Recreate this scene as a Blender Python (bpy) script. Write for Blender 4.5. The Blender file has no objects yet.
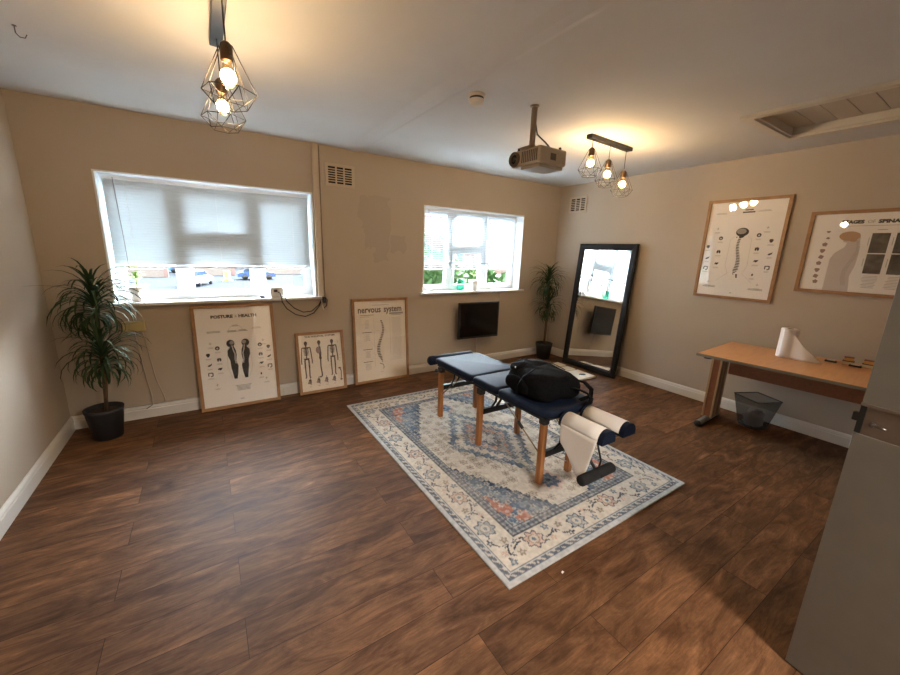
import bpy, bmesh, math, random
import numpy as np
from mathutils import Vector, Matrix
random.seed(7)
PI = math.pi
S = bpy.context.scene
C = S.collection

# ------------------------------------------------------------------ camera, world, light, exposure
cam_d = bpy.data.cameras.new('camera'); cam = bpy.data.objects.new('camera', cam_d); C.objects.link(cam)
cam_d.sensor_width = 36; cam_d.lens = 373.12 / 900 * 36; cam_d.clip_start = 0.02; cam_d.clip_end = 400
_yaw, _pitch, _roll = 0.578893, -0.226339, 0.033471
_f = Vector((math.sin(_yaw) * math.cos(_pitch), math.cos(_yaw) * math.cos(_pitch), math.sin(_pitch)))
_r0 = Vector((math.cos(_yaw), -math.sin(_yaw), 0)); _u0 = _r0.cross(_f)
_r = _r0 * math.cos(_roll) + _u0 * math.sin(_roll); _u = -_r0 * math.sin(_roll) + _u0 * math.cos(_roll)
M = Matrix((_r, _u, -_f)).transposed().to_4x4(); M.translation = (0, 0, 1.4658)
cam.matrix_world = M
S.camera = cam
S.view_settings.view_transform = 'Standard'; S.view_settings.look = 'None'
S.view_settings.gamma = 1; S.view_settings.exposure = 2.0; S.view_settings.use_curve_mapping = False

W = bpy.data.worlds.new('sky'); S.world = W; W.use_nodes = True
wn = W.node_tree; bgn = wn.nodes['Background']
bgn.inputs[1].default_value = 2.4
tc = wn.nodes.new('ShaderNodeTexCoord'); nz = wn.nodes.new('ShaderNodeTexNoise'); nz.inputs['Scale'].default_value = 1.6
rmp = wn.nodes.new('ShaderNodeValToRGB')
rmp.color_ramp.elements[0].position = .35; rmp.color_ramp.elements[0].color = (.62, .80, 1, 1)
rmp.color_ramp.elements[1].position = .65; rmp.color_ramp.elements[1].color = (.86, .94, 1, 1)
wn.links.new(tc.outputs['Generated'], nz.inputs['Vector']); wn.links.new(nz.outputs[0], rmp.inputs[0])
wn.links.new(rmp.outputs[0], bgn.inputs[0])

def area(name, loc, direction, sx, sy, power, col=(1, 1, 1), portal=False):
    l = bpy.data.lights.new(name, 'AREA'); l.shape = 'RECTANGLE'; l.size = sx; l.size_y = sy; l.energy = power; l.color = col
    o = bpy.data.objects.new(name, l); C.objects.link(o); o.location = loc
    o.rotation_euler = Vector(direction).to_track_quat('-Z', 'Y').to_euler()
    if portal: l.cycles.is_portal = True
    return o
area('daylight_portal', (.14, 4.12, 1.475), (0, -1, 0), 1.5, .95, 1, portal=True)
area('daylight_portal', (2.88, 4.12, 1.475), (0, -1, 0), 1.5, .95, 1, portal=True)
# bright, thinly veiled sun behind the houses across the street
_s = bpy.data.lights.new('veiled_sun', 'SUN'); _s.energy = 38; _s.angle = math.radians(75); _s.color = (.80, .91, 1)
_so = bpy.data.objects.new('veiled_sun', _s); C.objects.link(_so); _so.rotation_euler = Vector((-.45, -1, -.62)).to_track_quat('-Z', 'Y').to_euler()
BULB_W = 5.1
HALL_FILL_W = 46

# ------------------------------------------------------------------ materials
MATS = {}
def mat(name, col=(.5, .5, .5), rough=.5, metal=0, spec=.5, emit=None, es=0, coat=0):
    if name in MATS: return MATS[name]
    m = bpy.data.materials.new(name); m.use_nodes = True
    b = m.node_tree.nodes['Principled BSDF']
    b.inputs['Base Color'].default_value = (*col, 1); b.inputs['Roughness'].default_value = rough
    b.inputs['Metallic'].default_value = metal; b.inputs['Specular IOR Level'].default_value = spec
    b.inputs['Coat Weight'].default_value = coat
    if emit: b.inputs['Emission Color'].default_value = (*emit, 1); b.inputs['Emission Strength'].default_value = es
    MATS[name] = m; return m
def N(m, t, **kw):
    n = m.node_tree.nodes.new(t)
    for k, v in kw.items():
        if k in n.inputs: n.inputs[k].default_value = v
        else: setattr(n, k, v)
    return n
def L(m, a, b): m.node_tree.links.new(a, b)
def ramp(m, stops):
    n = m.node_tree.nodes.new('ShaderNodeValToRGB'); e = n.color_ramp.elements
    while len(e) < len(stops): e.new(.5)
    for k, (p, c) in enumerate(stops): e[k].position = p; e[k].color = (*c, 1)
    return n
def noisy(name, c1, c2, scale, rough=.5, bump=0, detail=4, stretch=(1, 1, 1), metal=0, spec=.5, coat=0):
    if name in MATS: return MATS[name]
    m = mat(name, c1, rough, metal, spec, coat=coat); b = m.node_tree.nodes['Principled BSDF']
    t = N(m, 'ShaderNodeTexCoord'); mp = N(m, 'ShaderNodeMapping'); mp.inputs['Scale'].default_value = stretch
    L(m, t.outputs['Object'], mp.inputs[0])
    n = N(m, 'ShaderNodeTexNoise', Scale=scale, Detail=detail); L(m, mp.outputs[0], n.inputs['Vector'])
    r = ramp(m, [(.3, c1), (.7, c2)]); L(m, n.outputs[0], r.inputs[0]); L(m, r.outputs[0], b.inputs['Base Color'])
    if bump:
        bp = N(m, 'ShaderNodeBump', Strength=bump, Distance=.004); L(m, n.outputs[0], bp.inputs['Height']); L(m, bp.outputs[0], b.inputs['Normal'])
    return m

WALLC = (.50, .428, .342)
def wall_mat(name, stain=None):
    m = noisy(name, WALLC, tuple(c * .965 for c in WALLC), 3.2, rough=.75, spec=.25)
    b = m.node_tree.nodes['Principled BSDF']
    t = N(m, 'ShaderNodeTexCoord'); n2 = N(m, 'ShaderNodeTexNoise', Scale=150, Detail=2); L(m, t.outputs['Object'], n2.inputs['Vector'])
    bp = N(m, 'ShaderNodeBump', Strength=.12, Distance=.002); L(m, n2.outputs[0], bp.inputs['Height']); L(m, bp.outputs[0], b.inputs['Normal'])
    if stain:   # touched-up paint patches: a slightly darker paint where something was taken off the wall
        src = b.inputs['Base Color'].links[0].from_socket
        g = N(m, 'ShaderNodeNewGeometry'); nn = N(m, 'ShaderNodeTexNoise', Scale=9, Detail=3); L(m, g.outputs['Position'], nn.inputs['Vector'])
        wob = N(m, 'ShaderNodeVectorMath', operation='MULTIPLY_ADD'); L(m, nn.outputs['Color'], wob.inputs[0])
        wob.inputs[1].default_value = (.16, .16, .16); L(m, g.outputs['Position'], wob.inputs[2])
        sep = N(m, 'ShaderNodeSeparateXYZ'); L(m, wob.outputs[0], sep.inputs[0])
        tot = None
        for (x0, x1, z0, z1) in stain:
            prod = None
            for ax, lo, hi in (('X', x0, x1), ('Z', z0, z1)):
                for v, op in ((lo, 'GREATER_THAN'), (hi, 'LESS_THAN')):
                    q = N(m, 'ShaderNodeMath', operation=op); L(m, sep.outputs[ax], q.inputs[0]); q.inputs[1].default_value = v
                    if prod is None: prod = q
                    else:
                        mu = N(m, 'ShaderNodeMath', operation='MULTIPLY'); L(m, prod.outputs[0], mu.inputs[0]); L(m, q.outputs[0], mu.inputs[1]); prod = mu
            if tot is None: tot = prod
            else:
                mx = N(m, 'ShaderNodeMath', operation='MAXIMUM'); L(m, tot.outputs[0], mx.inputs[0]); L(m, prod.outputs[0], mx.inputs[1]); tot = mx
        mix = N(m, 'ShaderNodeMix', data_type='RGBA'); L(m, tot.outputs[0], mix.inputs[0]); L(m, src, mix.inputs[6])
        mix.inputs[7].default_value = (*[c * .90 for c in WALLC], 1); L(m, mix.outputs[2], b.inputs['Base Color'])
    return m
M_wall = wall_mat('beige_wall_paint')
M_wallb = wall_mat('patched_wall_paint', stain=[(1.45, 1.80, 1.75, 2.08), (1.50, 1.62, 1.55, 1.80), (1.60, 1.78, 1.42, 1.80), (1.80, 1.98, 1.52, 1.70)])
M_ceil = noisy('white_ceiling_paint', (.62, .615, .60), (.59, .585, .57), 2.5, rough=.85, spec=.2)
M_white = mat('white_gloss_paint', (.74, .72, .68), .35)
M_upvc = mat('white_upvc', (.80, .83, .85), .3)
M_reveal = mat('white_reveal_paint', (.78, .82, .82), .5)
M_black = mat('black_metal', (.012, .012, .013), .4, .3)
M_blackp = mat('black_plastic', (.012, .012, .013), .35)
M_steel = mat('brushed_steel', (.45, .45, .46), .3, 1)
M_dark = mat('dark_void', (.01, .01, .01), .9)
M_cream = mat('cream_plastic', (.60, .53, .42), .45)
M_socket = mat('white_plastic', (.72, .72, .70), .35)

def wood_mat(name, c1, c2, sc=6, stretch=(1, 12, 12), rough=.45, coat=0):
    return noisy(name, c1, c2, sc, rough=rough, stretch=stretch, detail=5, coat=coat)
M_oak = wood_mat('oak_frame_wood', (.40, .22, .10), (.30, .155, .065), 8, (3, 3, 3))
M_leg = wood_mat('varnished_pine', (.40, .17, .05), (.28, .10, .028), 5, (9, 9, 1), .35)
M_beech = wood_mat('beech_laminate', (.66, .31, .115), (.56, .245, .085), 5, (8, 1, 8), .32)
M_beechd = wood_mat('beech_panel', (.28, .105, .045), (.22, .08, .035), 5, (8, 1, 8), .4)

def floor_material():
    m = mat('vinyl_plank_floor', rough=.5, spec=.13); b = m.node_tree.nodes['Principled BSDF']
    t = N(m, 'ShaderNodeTexCoord')
    br = N(m, 'ShaderNodeTexBrick', Scale=1.0); br.offset = .37; br.offset_frequency = 2
    br.inputs['Brick Width'].default_value = 1.22; br.inputs['Row Height'].default_value = .18
    br.inputs['Mortar Size'].default_value = .0012; br.inputs['Mortar Smooth'].default_value = .3; br.inputs['Bias'].default_value = 0
    br.inputs['Color1'].default_value = (0, 0, 0, 1); br.inputs['Color2'].default_value = (1, 1, 1, 1)
    L(m, t.outputs['Object'], br.inputs['Vector'])
    tone = N(m, 'ShaderNodeSeparateColor'); L(m, br.outputs['Color'], tone.inputs[0])
    off = N(m, 'ShaderNodeCombineXYZ')
    mu = N(m, 'ShaderNodeMath', operation='MULTIPLY'); mu.inputs[1].default_value = 13; L(m, tone.outputs[0], mu.inputs[0]); L(m, mu.outputs[0], off.inputs[0]); L(m, mu.outputs[0], off.inputs[2])
    add = N(m, 'ShaderNodeVectorMath', operation='ADD'); L(m, t.outputs['Object'], add.inputs[0]); L(m, off.outputs[0], add.inputs[1])
    mp = N(m, 'ShaderNodeMapping'); mp.inputs['Scale'].default_value = (1.5, 6.0, 1); L(m, add.outputs[0], mp.inputs[0])
    g = N(m, 'ShaderNodeTexNoise', Scale=2.2, Detail=9, Roughness=.68, Distortion=1.3); L(m, mp.outputs[0], g.inputs['Vector'])
    r1 = ramp(m, [(.25, (.055, .024, .0105)), (.44, (.108, .050, .023)), (.60, (.175, .085, .040)), (.80, (.30, .155, .077))]); L(m, g.outputs[0], r1.inputs[0])
    mp2 = N(m, 'ShaderNodeMapping'); mp2.inputs['Scale'].default_value = (3, 60, 1); L(m, add.outputs[0], mp2.inputs[0])
    g2 = N(m, 'ShaderNodeTexNoise', Scale=2.5, Detail=5, Roughness=.7); L(m, mp2.outputs[0], g2.inputs['Vector'])
    r2 = ramp(m, [(.35, (.78, .78, .78)), (.62, (1.10, 1.10, 1.10))]); L(m, g2.outputs[0], r2.inputs[0])
    m1 = N(m, 'ShaderNodeMix', data_type='RGBA', blend_type='MULTIPLY'); m1.inputs[0].default_value = 1
    L(m, r1.outputs[0], m1.inputs[6]); L(m, r2.outputs[0], m1.inputs[7])
    r3 = ramp(m, [(0, (.84, .83, .83)), (1, (1.18, 1.16, 1.13))]); L(m, tone.outputs[0], r3.inputs[0])
    m2 = N(m, 'ShaderNodeMix', data_type='RGBA', blend_type='MULTIPLY'); m2.inputs[0].default_value = 1
    L(m, m1.outputs[2], m2.inputs[6]); L(m, r3.outputs[0], m2.inputs[7])
    mt = N(m, 'ShaderNodeTexNoise', Scale=3.4, Detail=6, Roughness=.68, Distortion=.5); mp3 = N(m, 'ShaderNodeMapping'); mp3.inputs['Scale'].default_value = (.8, 1.7, 1); L(m, add.outputs[0], mp3.inputs[0]); L(m, mp3.outputs[0], mt.inputs['Vector'])
    r4 = ramp(m, [(.32, (.60, .58, .57)), (.50, (.96, .96, .96)), (.68, (1.42, 1.42, 1.40))]); L(m, mt.outputs[0], r4.inputs[0])
    m4 = N(m, 'ShaderNodeMix', data_type='RGBA', blend_type='MULTIPLY'); m4.inputs[0].default_value = 1; L(m, m2.outputs[2], m4.inputs[6]); L(m, r4.outputs[0], m4.inputs[7]); m2 = m4
    m3 = N(m, 'ShaderNodeMix', data_type='RGBA'); L(m, br.outputs['Fac'], m3.inputs[0]); L(m, m2.outputs[2], m3.inputs[6]); m3.inputs[7].default_value = (.02, .01, .006, 1)
    L(m, m3.outputs[2], b.inputs['Base Color'])
    rr = N(m, 'ShaderNodeMapRange'); rr.inputs[3].default_value = .42; rr.inputs[4].default_value = .60; L(m, g2.outputs[0], rr.inputs[0]); L(m, rr.outputs[0], b.inputs['Roughness'])
    bp = N(m, 'ShaderNodeBump', Strength=.18, Distance=.002); L(m, g2.outputs[0], bp.inputs['Height']); L(m, bp.outputs[0], b.inputs['Normal'])
    return m
M_floor = floor_material()

def glass_mat(name, tint=(1, 1, 1), rough=.0, refl=1.0):
    if name in MATS: return MATS[name]
    m = bpy.data.materials.new(name); m.use_nodes = True; nt = m.node_tree; nt.nodes.clear()
    o = nt.nodes.new('ShaderNodeOutputMaterial'); tr = nt.nodes.new('ShaderNodeBsdfTransparent'); tr.inputs[0].default_value = (*tint, 1)
    gl = nt.nodes.new('ShaderNodeBsdfGlossy'); gl.inputs['Roughness'].default_value = rough
    fr = nt.nodes.new('ShaderNodeLayerWeight')          # thin sheet: Schlick reflectance, the same from both faces
    pw = nt.nodes.new('ShaderNodeMath'); pw.operation = 'POWER'; pw.inputs[1].default_value = 5; nt.links.new(fr.outputs['Facing'], pw.inputs[0])
    mu = nt.nodes.new('ShaderNodeMath'); mu.operation = 'MULTIPLY_ADD'; mu.inputs[1].default_value = .96 * refl; mu.inputs[2].default_value = .04 * refl; mu.use_clamp = True
    mx = nt.nodes.new('ShaderNodeMixShader')
    nt.links.new(pw.outputs[0], mu.inputs[0]); nt.links.new(mu.outputs[0], mx.inputs[0]); nt.links.new(tr.outputs[0], mx.inputs[1]); nt.links.new(gl.outputs[0], mx.inputs[2]); nt.links.new(mx.outputs[0], o.inputs[0])
    MATS[name] = m; return m
M_pane = glass_mat('window_glass'); M_picglass = glass_mat('picture_glass', refl=1.3, rough=.02)
M_bulbglass = glass_mat('amber_bulb_glass', (1, .86, .62))
M_jar = glass_mat('green_jar_glass', (.55, .88, .80))

def translucent(name, col, tr=.45, alpha=0):
    if name in MATS: return MATS[name]
    m = bpy.data.materials.new(name); m.use_nodes = True; nt = m.node_tree; nt.nodes.clear()
    o = nt.nodes.new('ShaderNodeOutputMaterial'); d = nt.nodes.new('ShaderNodeBsdfDiffuse'); t = nt.nodes.new('ShaderNodeBsdfTranslucent')
    d.inputs[0].default_value = (*col, 1); t.inputs[0].default_value = (*col, 1)
    mx = nt.nodes.new('ShaderNodeMixShader'); mx.inputs[0].default_value = tr
    nt.links.new(d.outputs[0], mx.inputs[1]); nt.links.new(t.outputs[0], mx.inputs[2]); last = mx
    if alpha:
        tp = nt.nodes.new('ShaderNodeBsdfTransparent'); m2 = nt.nodes.new('ShaderNodeMixShader'); m2.inputs[0].default_value = alpha
        nt.links.new(mx.outputs[0], m2.inputs[1]); nt.links.new(tp.outputs[0], m2.inputs[2]); last = m2
    nt.links.new(last.outputs[0], o.inputs[0]); MATS[name] = m; return m
M_slat = translucent('blind_slat', (.60, .66, .69), .012)
M_paper = translucent('tissue_paper', (.90, .86, .82), .2)
M_roll = translucent('kitchen_paper', (.86, .83, .80), .15)
M_bag = translucent('clear_bag', (.55, .55, .56), .3, .45)
M_mesh = translucent('wire_mesh', (.10, .10, .10), .1, .50)

# ------------------------------------------------------------------ mesh helpers
class MB:
    def __init__(s): s.b = bmesh.new(); s.mi = 0; s.T = Matrix.Identity(4); s.sm = False
    def _add(s, vs, fs):
        bv = [s.b.verts.new(s.T @ Vector(v)) for v in vs]
        for f in fs:
            try:
                q = s.b.faces.new([bv[i] for i in f]); q.material_index = s.mi; q.smooth = s.sm
            except ValueError: pass
        return s
    def box(s, x0, x1, y0, y1, z0, z1, bev=0):
        if bev:
            tb = bmesh.new(); r = bmesh.ops.create_cube(tb, size=1)
            for v in tb.verts: v.co = Vector(((x0 + x1) / 2 + v.co.x * (x1 - x0), (y0 + y1) / 2 + v.co.y * (y1 - y0), (z0 + z1) / 2 + v.co.z * (z1 - z0)))
            bmesh.ops.bevel(tb, geom=tb.edges[:], offset=bev, segments=3, affect='EDGES', profile=.5)
            tb.verts.index_update(); tb.verts.ensure_lookup_table()
            return s._add([v.co.copy() for v in tb.verts], [[v.index for v in f.verts] for f in tb.faces])
        v = [(x, y, z) for z in (z0, z1) for y in (y0, y1) for x in (x0, x1)]
        return s._add(v, [(0, 2, 3, 1), (4, 5, 7, 6), (0, 1, 5, 4), (2, 6, 7, 3), (0, 4, 6, 2), (1, 3, 7, 5)])
    def prism(s, pts, a0, a1, axis='z'):
        n = len(pts)
        def P(p, a): return {'z': (p[0], p[1], a), 'y': (p[0], a, p[1]), 'x': (a, p[0], p[1])}[axis]
        v = [P(p, a0) for p in pts] + [P(p, a1) for p in pts]
        return s._add(v, [list(range(n)), list(range(2 * n - 1, n - 1, -1))] + [(i, (i + 1) % n, n + (i + 1) % n, n + i) for i in range(n)])
    def tube(s, pts, r, n=8, cap=True, closed=False):
        pts = [Vector(p) for p in pts]; rr = r if isinstance(r, (list, tuple)) else [r] * len(pts)
        vs = []; K = len(pts); up = None
        for i, p in enumerate(pts):
            if closed: d = (pts[(i + 1) % K] - pts[i - 1])
            else: d = (pts[min(i + 1, K - 1)] - pts[max(i - 1, 0)])
            d = d.normalized() if d.length > 1e-9 else Vector((0, 0, 1))
            if up is None: up = Vector((0, 0, 1)) if abs(d.z) < .9 else Vector((1, 0, 0))
            a = d.cross(up)
            if a.length < 1e-4: a = d.cross(Vector((.3, 1, .2)))
            a.normalize(); bb = a.cross(d); bb.normalize(); up = bb
            for k in range(n):
                t = 2 * PI * k / n; vs.append(p + (a * math.cos(t) + bb * math.sin(t)) * rr[i])
        fs = []
        for i in range(K if closed else K - 1):
            j = (i + 1) % K
            for k in range(n): fs.append((i * n + k, i * n + (k + 1) % n, j * n + (k + 1) % n, j * n + k))
        if cap and not closed: fs += [list(range(n))[::-1], list(range((K - 1) * n, K * n))]
        sm = s.sm; s.sm = n > 5; s._add(vs, fs); s.sm = sm; return s
    def lathe(s, prof, c=(0, 0, 0), n=24, a0=0, a1=2 * PI):
        full = abs(a1 - a0 - 2 * PI) < 1e-6; m = n if full else n + 1
        vs = []
        for (r, z) in prof:
            for k in range(m):
                t = a0 + (a1 - a0) * k / n; vs.append((c[0] + r * math.cos(t), c[1] + r * math.sin(t), c[2] + z))
        fs = []
        for i in range(len(prof) - 1):
            for k in range(n):
                k2 = (k + 1) % m; fs.append((i * m + k, i * m + k2, (i + 1) * m + k2, (i + 1) * m + k))
        sm = s.sm; s.sm = True; s._add(vs, fs); s.sm = sm; return s
    def ball(s, c, r, sx=1, sy=1, sz=1, n=12, m=8):
        return s.lathe([(0.0001 + r * math.sin(PI * i / m), -r * math.cos(PI * i / m) * sz) for i in range(m + 1)], c, n) if sx == 1 and sy == 1 else s._ell(c, r, sx, sy, sz, n, m)
    def _ell(s, c, r, sx, sy, sz, n, m):
        T = s.T.copy(); s.T = T @ Matrix.Translation(c) @ Matrix.Diagonal((sx, sy, sz, 1))
        s.lathe([(0.0001 + r * math.sin(PI * i / m), -r * math.cos(PI * i / m)) for i in range(m + 1)], (0, 0, 0), n); s.T = T; return s
    def grid(s, fn, nu, nv, closed_u=False):
        vs = [fn(i / nu, j / nv) for j in range(nv + 1) for i in range(nu if closed_u else nu + 1)]
        m = nu if closed_u else nu + 1
        fs = [(j * m + i, j * m + (i + 1) % m, (j + 1) * m + (i + 1) % m, (j + 1) * m + i) for j in range(nv) for i in range(nu)]
        sm = s.sm; s.sm = True; s._add(vs, fs); s.sm = sm; return s
    def build(s, name, mats, parent=None, loc=None):
        bmesh.ops.remove_doubles(s.b, verts=s.b.verts[:], dist=1e-6)
        bmesh.ops.recalc_face_normals(s.b, faces=s.b.faces[:])
        me = bpy.data.meshes.new(name); s.b.to_mesh(me); s.b.free()
        for m in (mats if isinstance(mats, (list, tuple)) else [mats]): me.materials.append(m)
        o = bpy.data.objects.new(name, me); C.objects.link(o)
        if parent: o.parent = parent
        if loc is not None: o.location = loc
        return o
def tag(o, label=None, cat=None, group=None, kind=None):
    if label: o['label'] = label
    if cat: o['category'] = cat
    if group: o['group'] = group
    if kind: o['kind'] = kind
    return o
def thing(name, label, cat, loc=(0, 0, 0), rz=0, group=None):
    o = bpy.data.objects.new(name, None); C.objects.link(o); o.location = loc; o.rotation_euler = (0, 0, rz); o.empty_display_size = .05
    return tag(o, label, cat, group)
def struct(name, mb, m): return tag(mb.build(name, m), kind='structure')
def box(*a, **k): return MB().box(*a, **k)
def kids(o): return [c for c in bpy.data.objects if c.parent == o]
def copy_tree(o, parent=None):
    c = o.copy(); C.objects.link(c); c.parent = parent
    for ch in kids(o): copy_tree(ch, c)
    return c
def solid(o, t, off=0):
    m = o.modifiers.new('thick', 'SOLIDIFY'); m.thickness = t; m.offset = off; return o

# ------------------------------------------------------------------ room shell
D, XL, XR, H, YF = 3.868, -1.0, 4.315, 2.4, -.66
W1 = (-.63, .915); W2 = (2.12, 3.647); WZ = (.985, 1.965)
struct('floor', MB().box(XL - .1, XR + .1, YF - .12, D + .1, -.1, 0).box(.56, 2.4, YF - 2.6, YF - .12, -.1, 0), M_floor)
# ceiling with an opening for the loft hatch
HX0, HX1, HY0, HY1 = 3.13, 3.80, .10, 1.22
mb = MB()
mb.box(XL - .1, HX0, YF - .12, D + .1, H, H + .1).box(HX1, XR + .1, YF - .12, D + .1, H, H + .1)
mb.box(HX0, HX1, YF - .12, HY0, H, H + .1).box(HX0, HX1, HY1, D + .1, H, H + .1)
struct('ceiling', mb, M_ceil)
# taped plasterboard joint running along the ceiling
struct('trim_1', MB().prism([(1.22, H + .001), (1.30, H - .009), (1.36, H - .009), (1.40, H + .001)], -.6, D, 'y'), M_ceil)
mb = MB()
T = .24
mb.box(XL - .1, W1[0], D, D + T, 0, H).box(W1[1], W2[0], D, D + T, 0, H).box(W2[1], XR + .1, D, D + T, 0, H)
for a, b in (W1, W2): mb.box(a, b, D, D + T, 0, WZ[0]).box(a, b, D, D + T, WZ[1], H)
struct('wall_back', mb, M_wallb)
struct('wall_left', box(XL - .1, XL, YF - .12, D, 0, H), M_wall)
struct('wall_right', box(XR, XR + .1, YF - .12, D, 0, H), M_wall)
DO0, DO1 = .70, 1.60   # doorway in the front wall, behind the camera's right shoulder
mb = MB(); mb.box(XL, DO0, YF - .12, YF, 0, H).box(DO1, XR, YF - .12, YF, 0, H).box(DO0, DO1, YF - .12, YF, 2.03, H)
struct('wall_front', mb, M_wall)
struct('trim_2', MB().box(DO0 - .06, DO0, YF, YF + .018, 0, 2.09).box(DO1, DO1 + .06, YF, YF + .018, 0, 2.09).box(DO0, DO1, YF, YF + .018, 2.03, 2.09), M_white)
# the hall behind the doorway
mb = MB(); mb.box(.56, .66, YF - 2.5, YF - .12, 0, H).box(2.3, 2.4, YF - 2.5, YF - .12, 0, H).box(.56, 2.4, YF - 2.6, YF - 2.5, 0, H)
struct('wall_hall', mb, M_wall)
struct('ceiling_hall', box(.56, 2.4, YF - 2.6, YF - .12, H, H + .1), M_ceil)
hl = area('hall_fill_light', (1.15, YF - 1.1, 2.36), (0, 0, -1), .5, .5, HALL_FILL_W, (1, .93, .85))  # unseen lamp added behind the camera to brighten the room through the doorway
hd = thing('hall_fill_lamp', 'added square white fill lamp, unseen in the hall beyond the open doorway', 'lamp', (1.15, YF - 1.1, 2.37))
box(-.27, .27, -.27, .27, 0, .03, bev=.005).build('housing', M_socket, hd)

def skirting(name, p0, p1, nrm):
    # moulded skirting board from p0 to p1, nrm points into the room
    d = Vector(p1) - Vector(p0); ln = d.length; d.normalize(); n = Vector(nrm)
    prof = [(0, 0), (.018, 0), (.018, .075), (.014, .080), (.014, .090), (.009, .100), (.006, .106), (0, .108)]
    mb = MB(); k = len(prof); vs = []
    for t in (0, ln):
        for a, z in prof: q = Vector((p0[0], p0[1], 0)) + Vector((d.x, d.y, 0)) * t + Vector((n[0], n[1], 0)) * a; vs.append((q.x, q.y, z))
    mb._add(vs, [list(range(k)), list(range(2 * k - 1, k - 1, -1))] + [(i, (i + 1) % k, k + (i + 1) % k, k + i) for i in range(k)])
    return struct(name, mb, M_white)
skirting('baseboard_back', (XL, D), (XR, D), (0, -1)); skirting('baseboard_left', (XL, YF), (XL, D), (1, 0))
skirting('baseboard_right', (XR, YF), (XR, D), (-1, 0)); skirting('baseboard_front', (DO1 + .06, YF), (XR, YF), (0, 1))
skirting('baseboard_front', (XL, YF), (DO0 - .06, YF), (0, 1))
# vertical boxing beside the left window
struct('trim_3', MB().box(.925, .975, D - .03, D, .985, H), noisy('boxing_paint', (.60, .52, .42), (.58, .50, .40), 4, .6))

# ------------------------------------------------------------------ windows
def window(name, X, panes, mulls, sillx):
    root = bpy.data.objects.new(name, None); C.objects.link(root); root['kind'] = 'structure'; root.location = ((X[0] + X[1]) / 2, D, WZ[0])
    inv = Vector((-(X[0] + X[1]) / 2, -D, -WZ[0]))
    def B(mb, n, m, par=None):
        o = mb.build(n, m, par or root)
        if not par: o.location = inv
        return o
    z0, z1 = WZ; y0, y1 = 4.0, 4.06; e = .04; t = .012
    lin = MB().box(X[0], X[0] + t, D - .006, y0, z0, z1).box(X[1] - t, X[1], D - .006, y0, z0, z1).box(X[0] + t, X[1] - t, D - .006, y0, z1 - t, z1)
    B(lin, 'reveal_lining', M_reveal)
    B(box(sillx[0], sillx[1], D - .05, y0, z0 - .024, z0 + .002, bev=.006), 'window_sill', M_white)
    fr = MB().box(X[0], X[0] + e, y0, y1, z0, z1).box(X[1] - e, X[1], y0, y1, z0, z1)
    fr.box(X[0] + e, X[1] - e, y0, y1, z0, z0 + .03).box(X[0] + e, X[1] - e, y0, y1, z1 - e, z1)
    for m_ in mulls: fr.box(m_ - .022, m_ + .022, y0, y1, z0 + .03, z1 - e)
    fr.box(mulls[0] + .022, mulls[1] - .022, y0, y1, 1.485, 1.525)
    B(fr, 'window_frame', M_upvc)
    edges = [X[0] + e, mulls[0] - .022, mulls[0] + .022, mulls[1] - .022, mulls[1] + .022, X[1] - e]
    cells = [(edges[0], edges[1], z0 + .03, z1 - e), (edges[2], edges[3], z0 + .03, 1.485), (edges[2], edges[3], 1.525, z1 - e), (edges[4], edges[5], z0 + .03, z1 - e)]
    for i, (a, b, c, d) in enumerate(cells):
        w = .042
        sm = MB().box(a, a + w, y0 - .012, y1 - .01, c, d).box(b - w, b, y0 - .012, y1 - .01, c, d).box(a + w, b - w, y0 - .012, y1 - .01, c, c + w).box(a + w, b - w, y0 - .012, y1 - .01, d - w, d)
        so = B(sm, 'sash', M_upvc)
        box(a + w, b - w, 4.03, 4.034, c + w, d - w).build('pane', M_pane, so)
        if i == 2:
            xm = (a + b) / 2
            MB().box(xm - .02, xm + .02, y0 - .022, y0 - .012, c + .008, c + .03).tube([(xm, y0 - .03, c + .02), (xm + .03, y0 - .04, c + .018), (xm + .11, y0 - .04, c + .006)], .008, 6).build('window_handle', M_upvc, so)
        elif i in (0, 3):
            xh = b - .02 if i == 0 else a + .02
            MB().box(xh - .013, xh + .013, y0 - .022, y0 - .012, 1.32, 1.40).tube([(xh, y0 - .03, 1.385), (xh, y0 - .04, 1.36), (xh, y0 - .04, 1.27)], .008, 6).build('window_handle', M_upvc, so)
    return root
window('window_1', W1, None, (-.155, .415), (-.665, .955))
window('window_2', W2, None, (2.575, 3.105), (2.075, 3.705))

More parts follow.
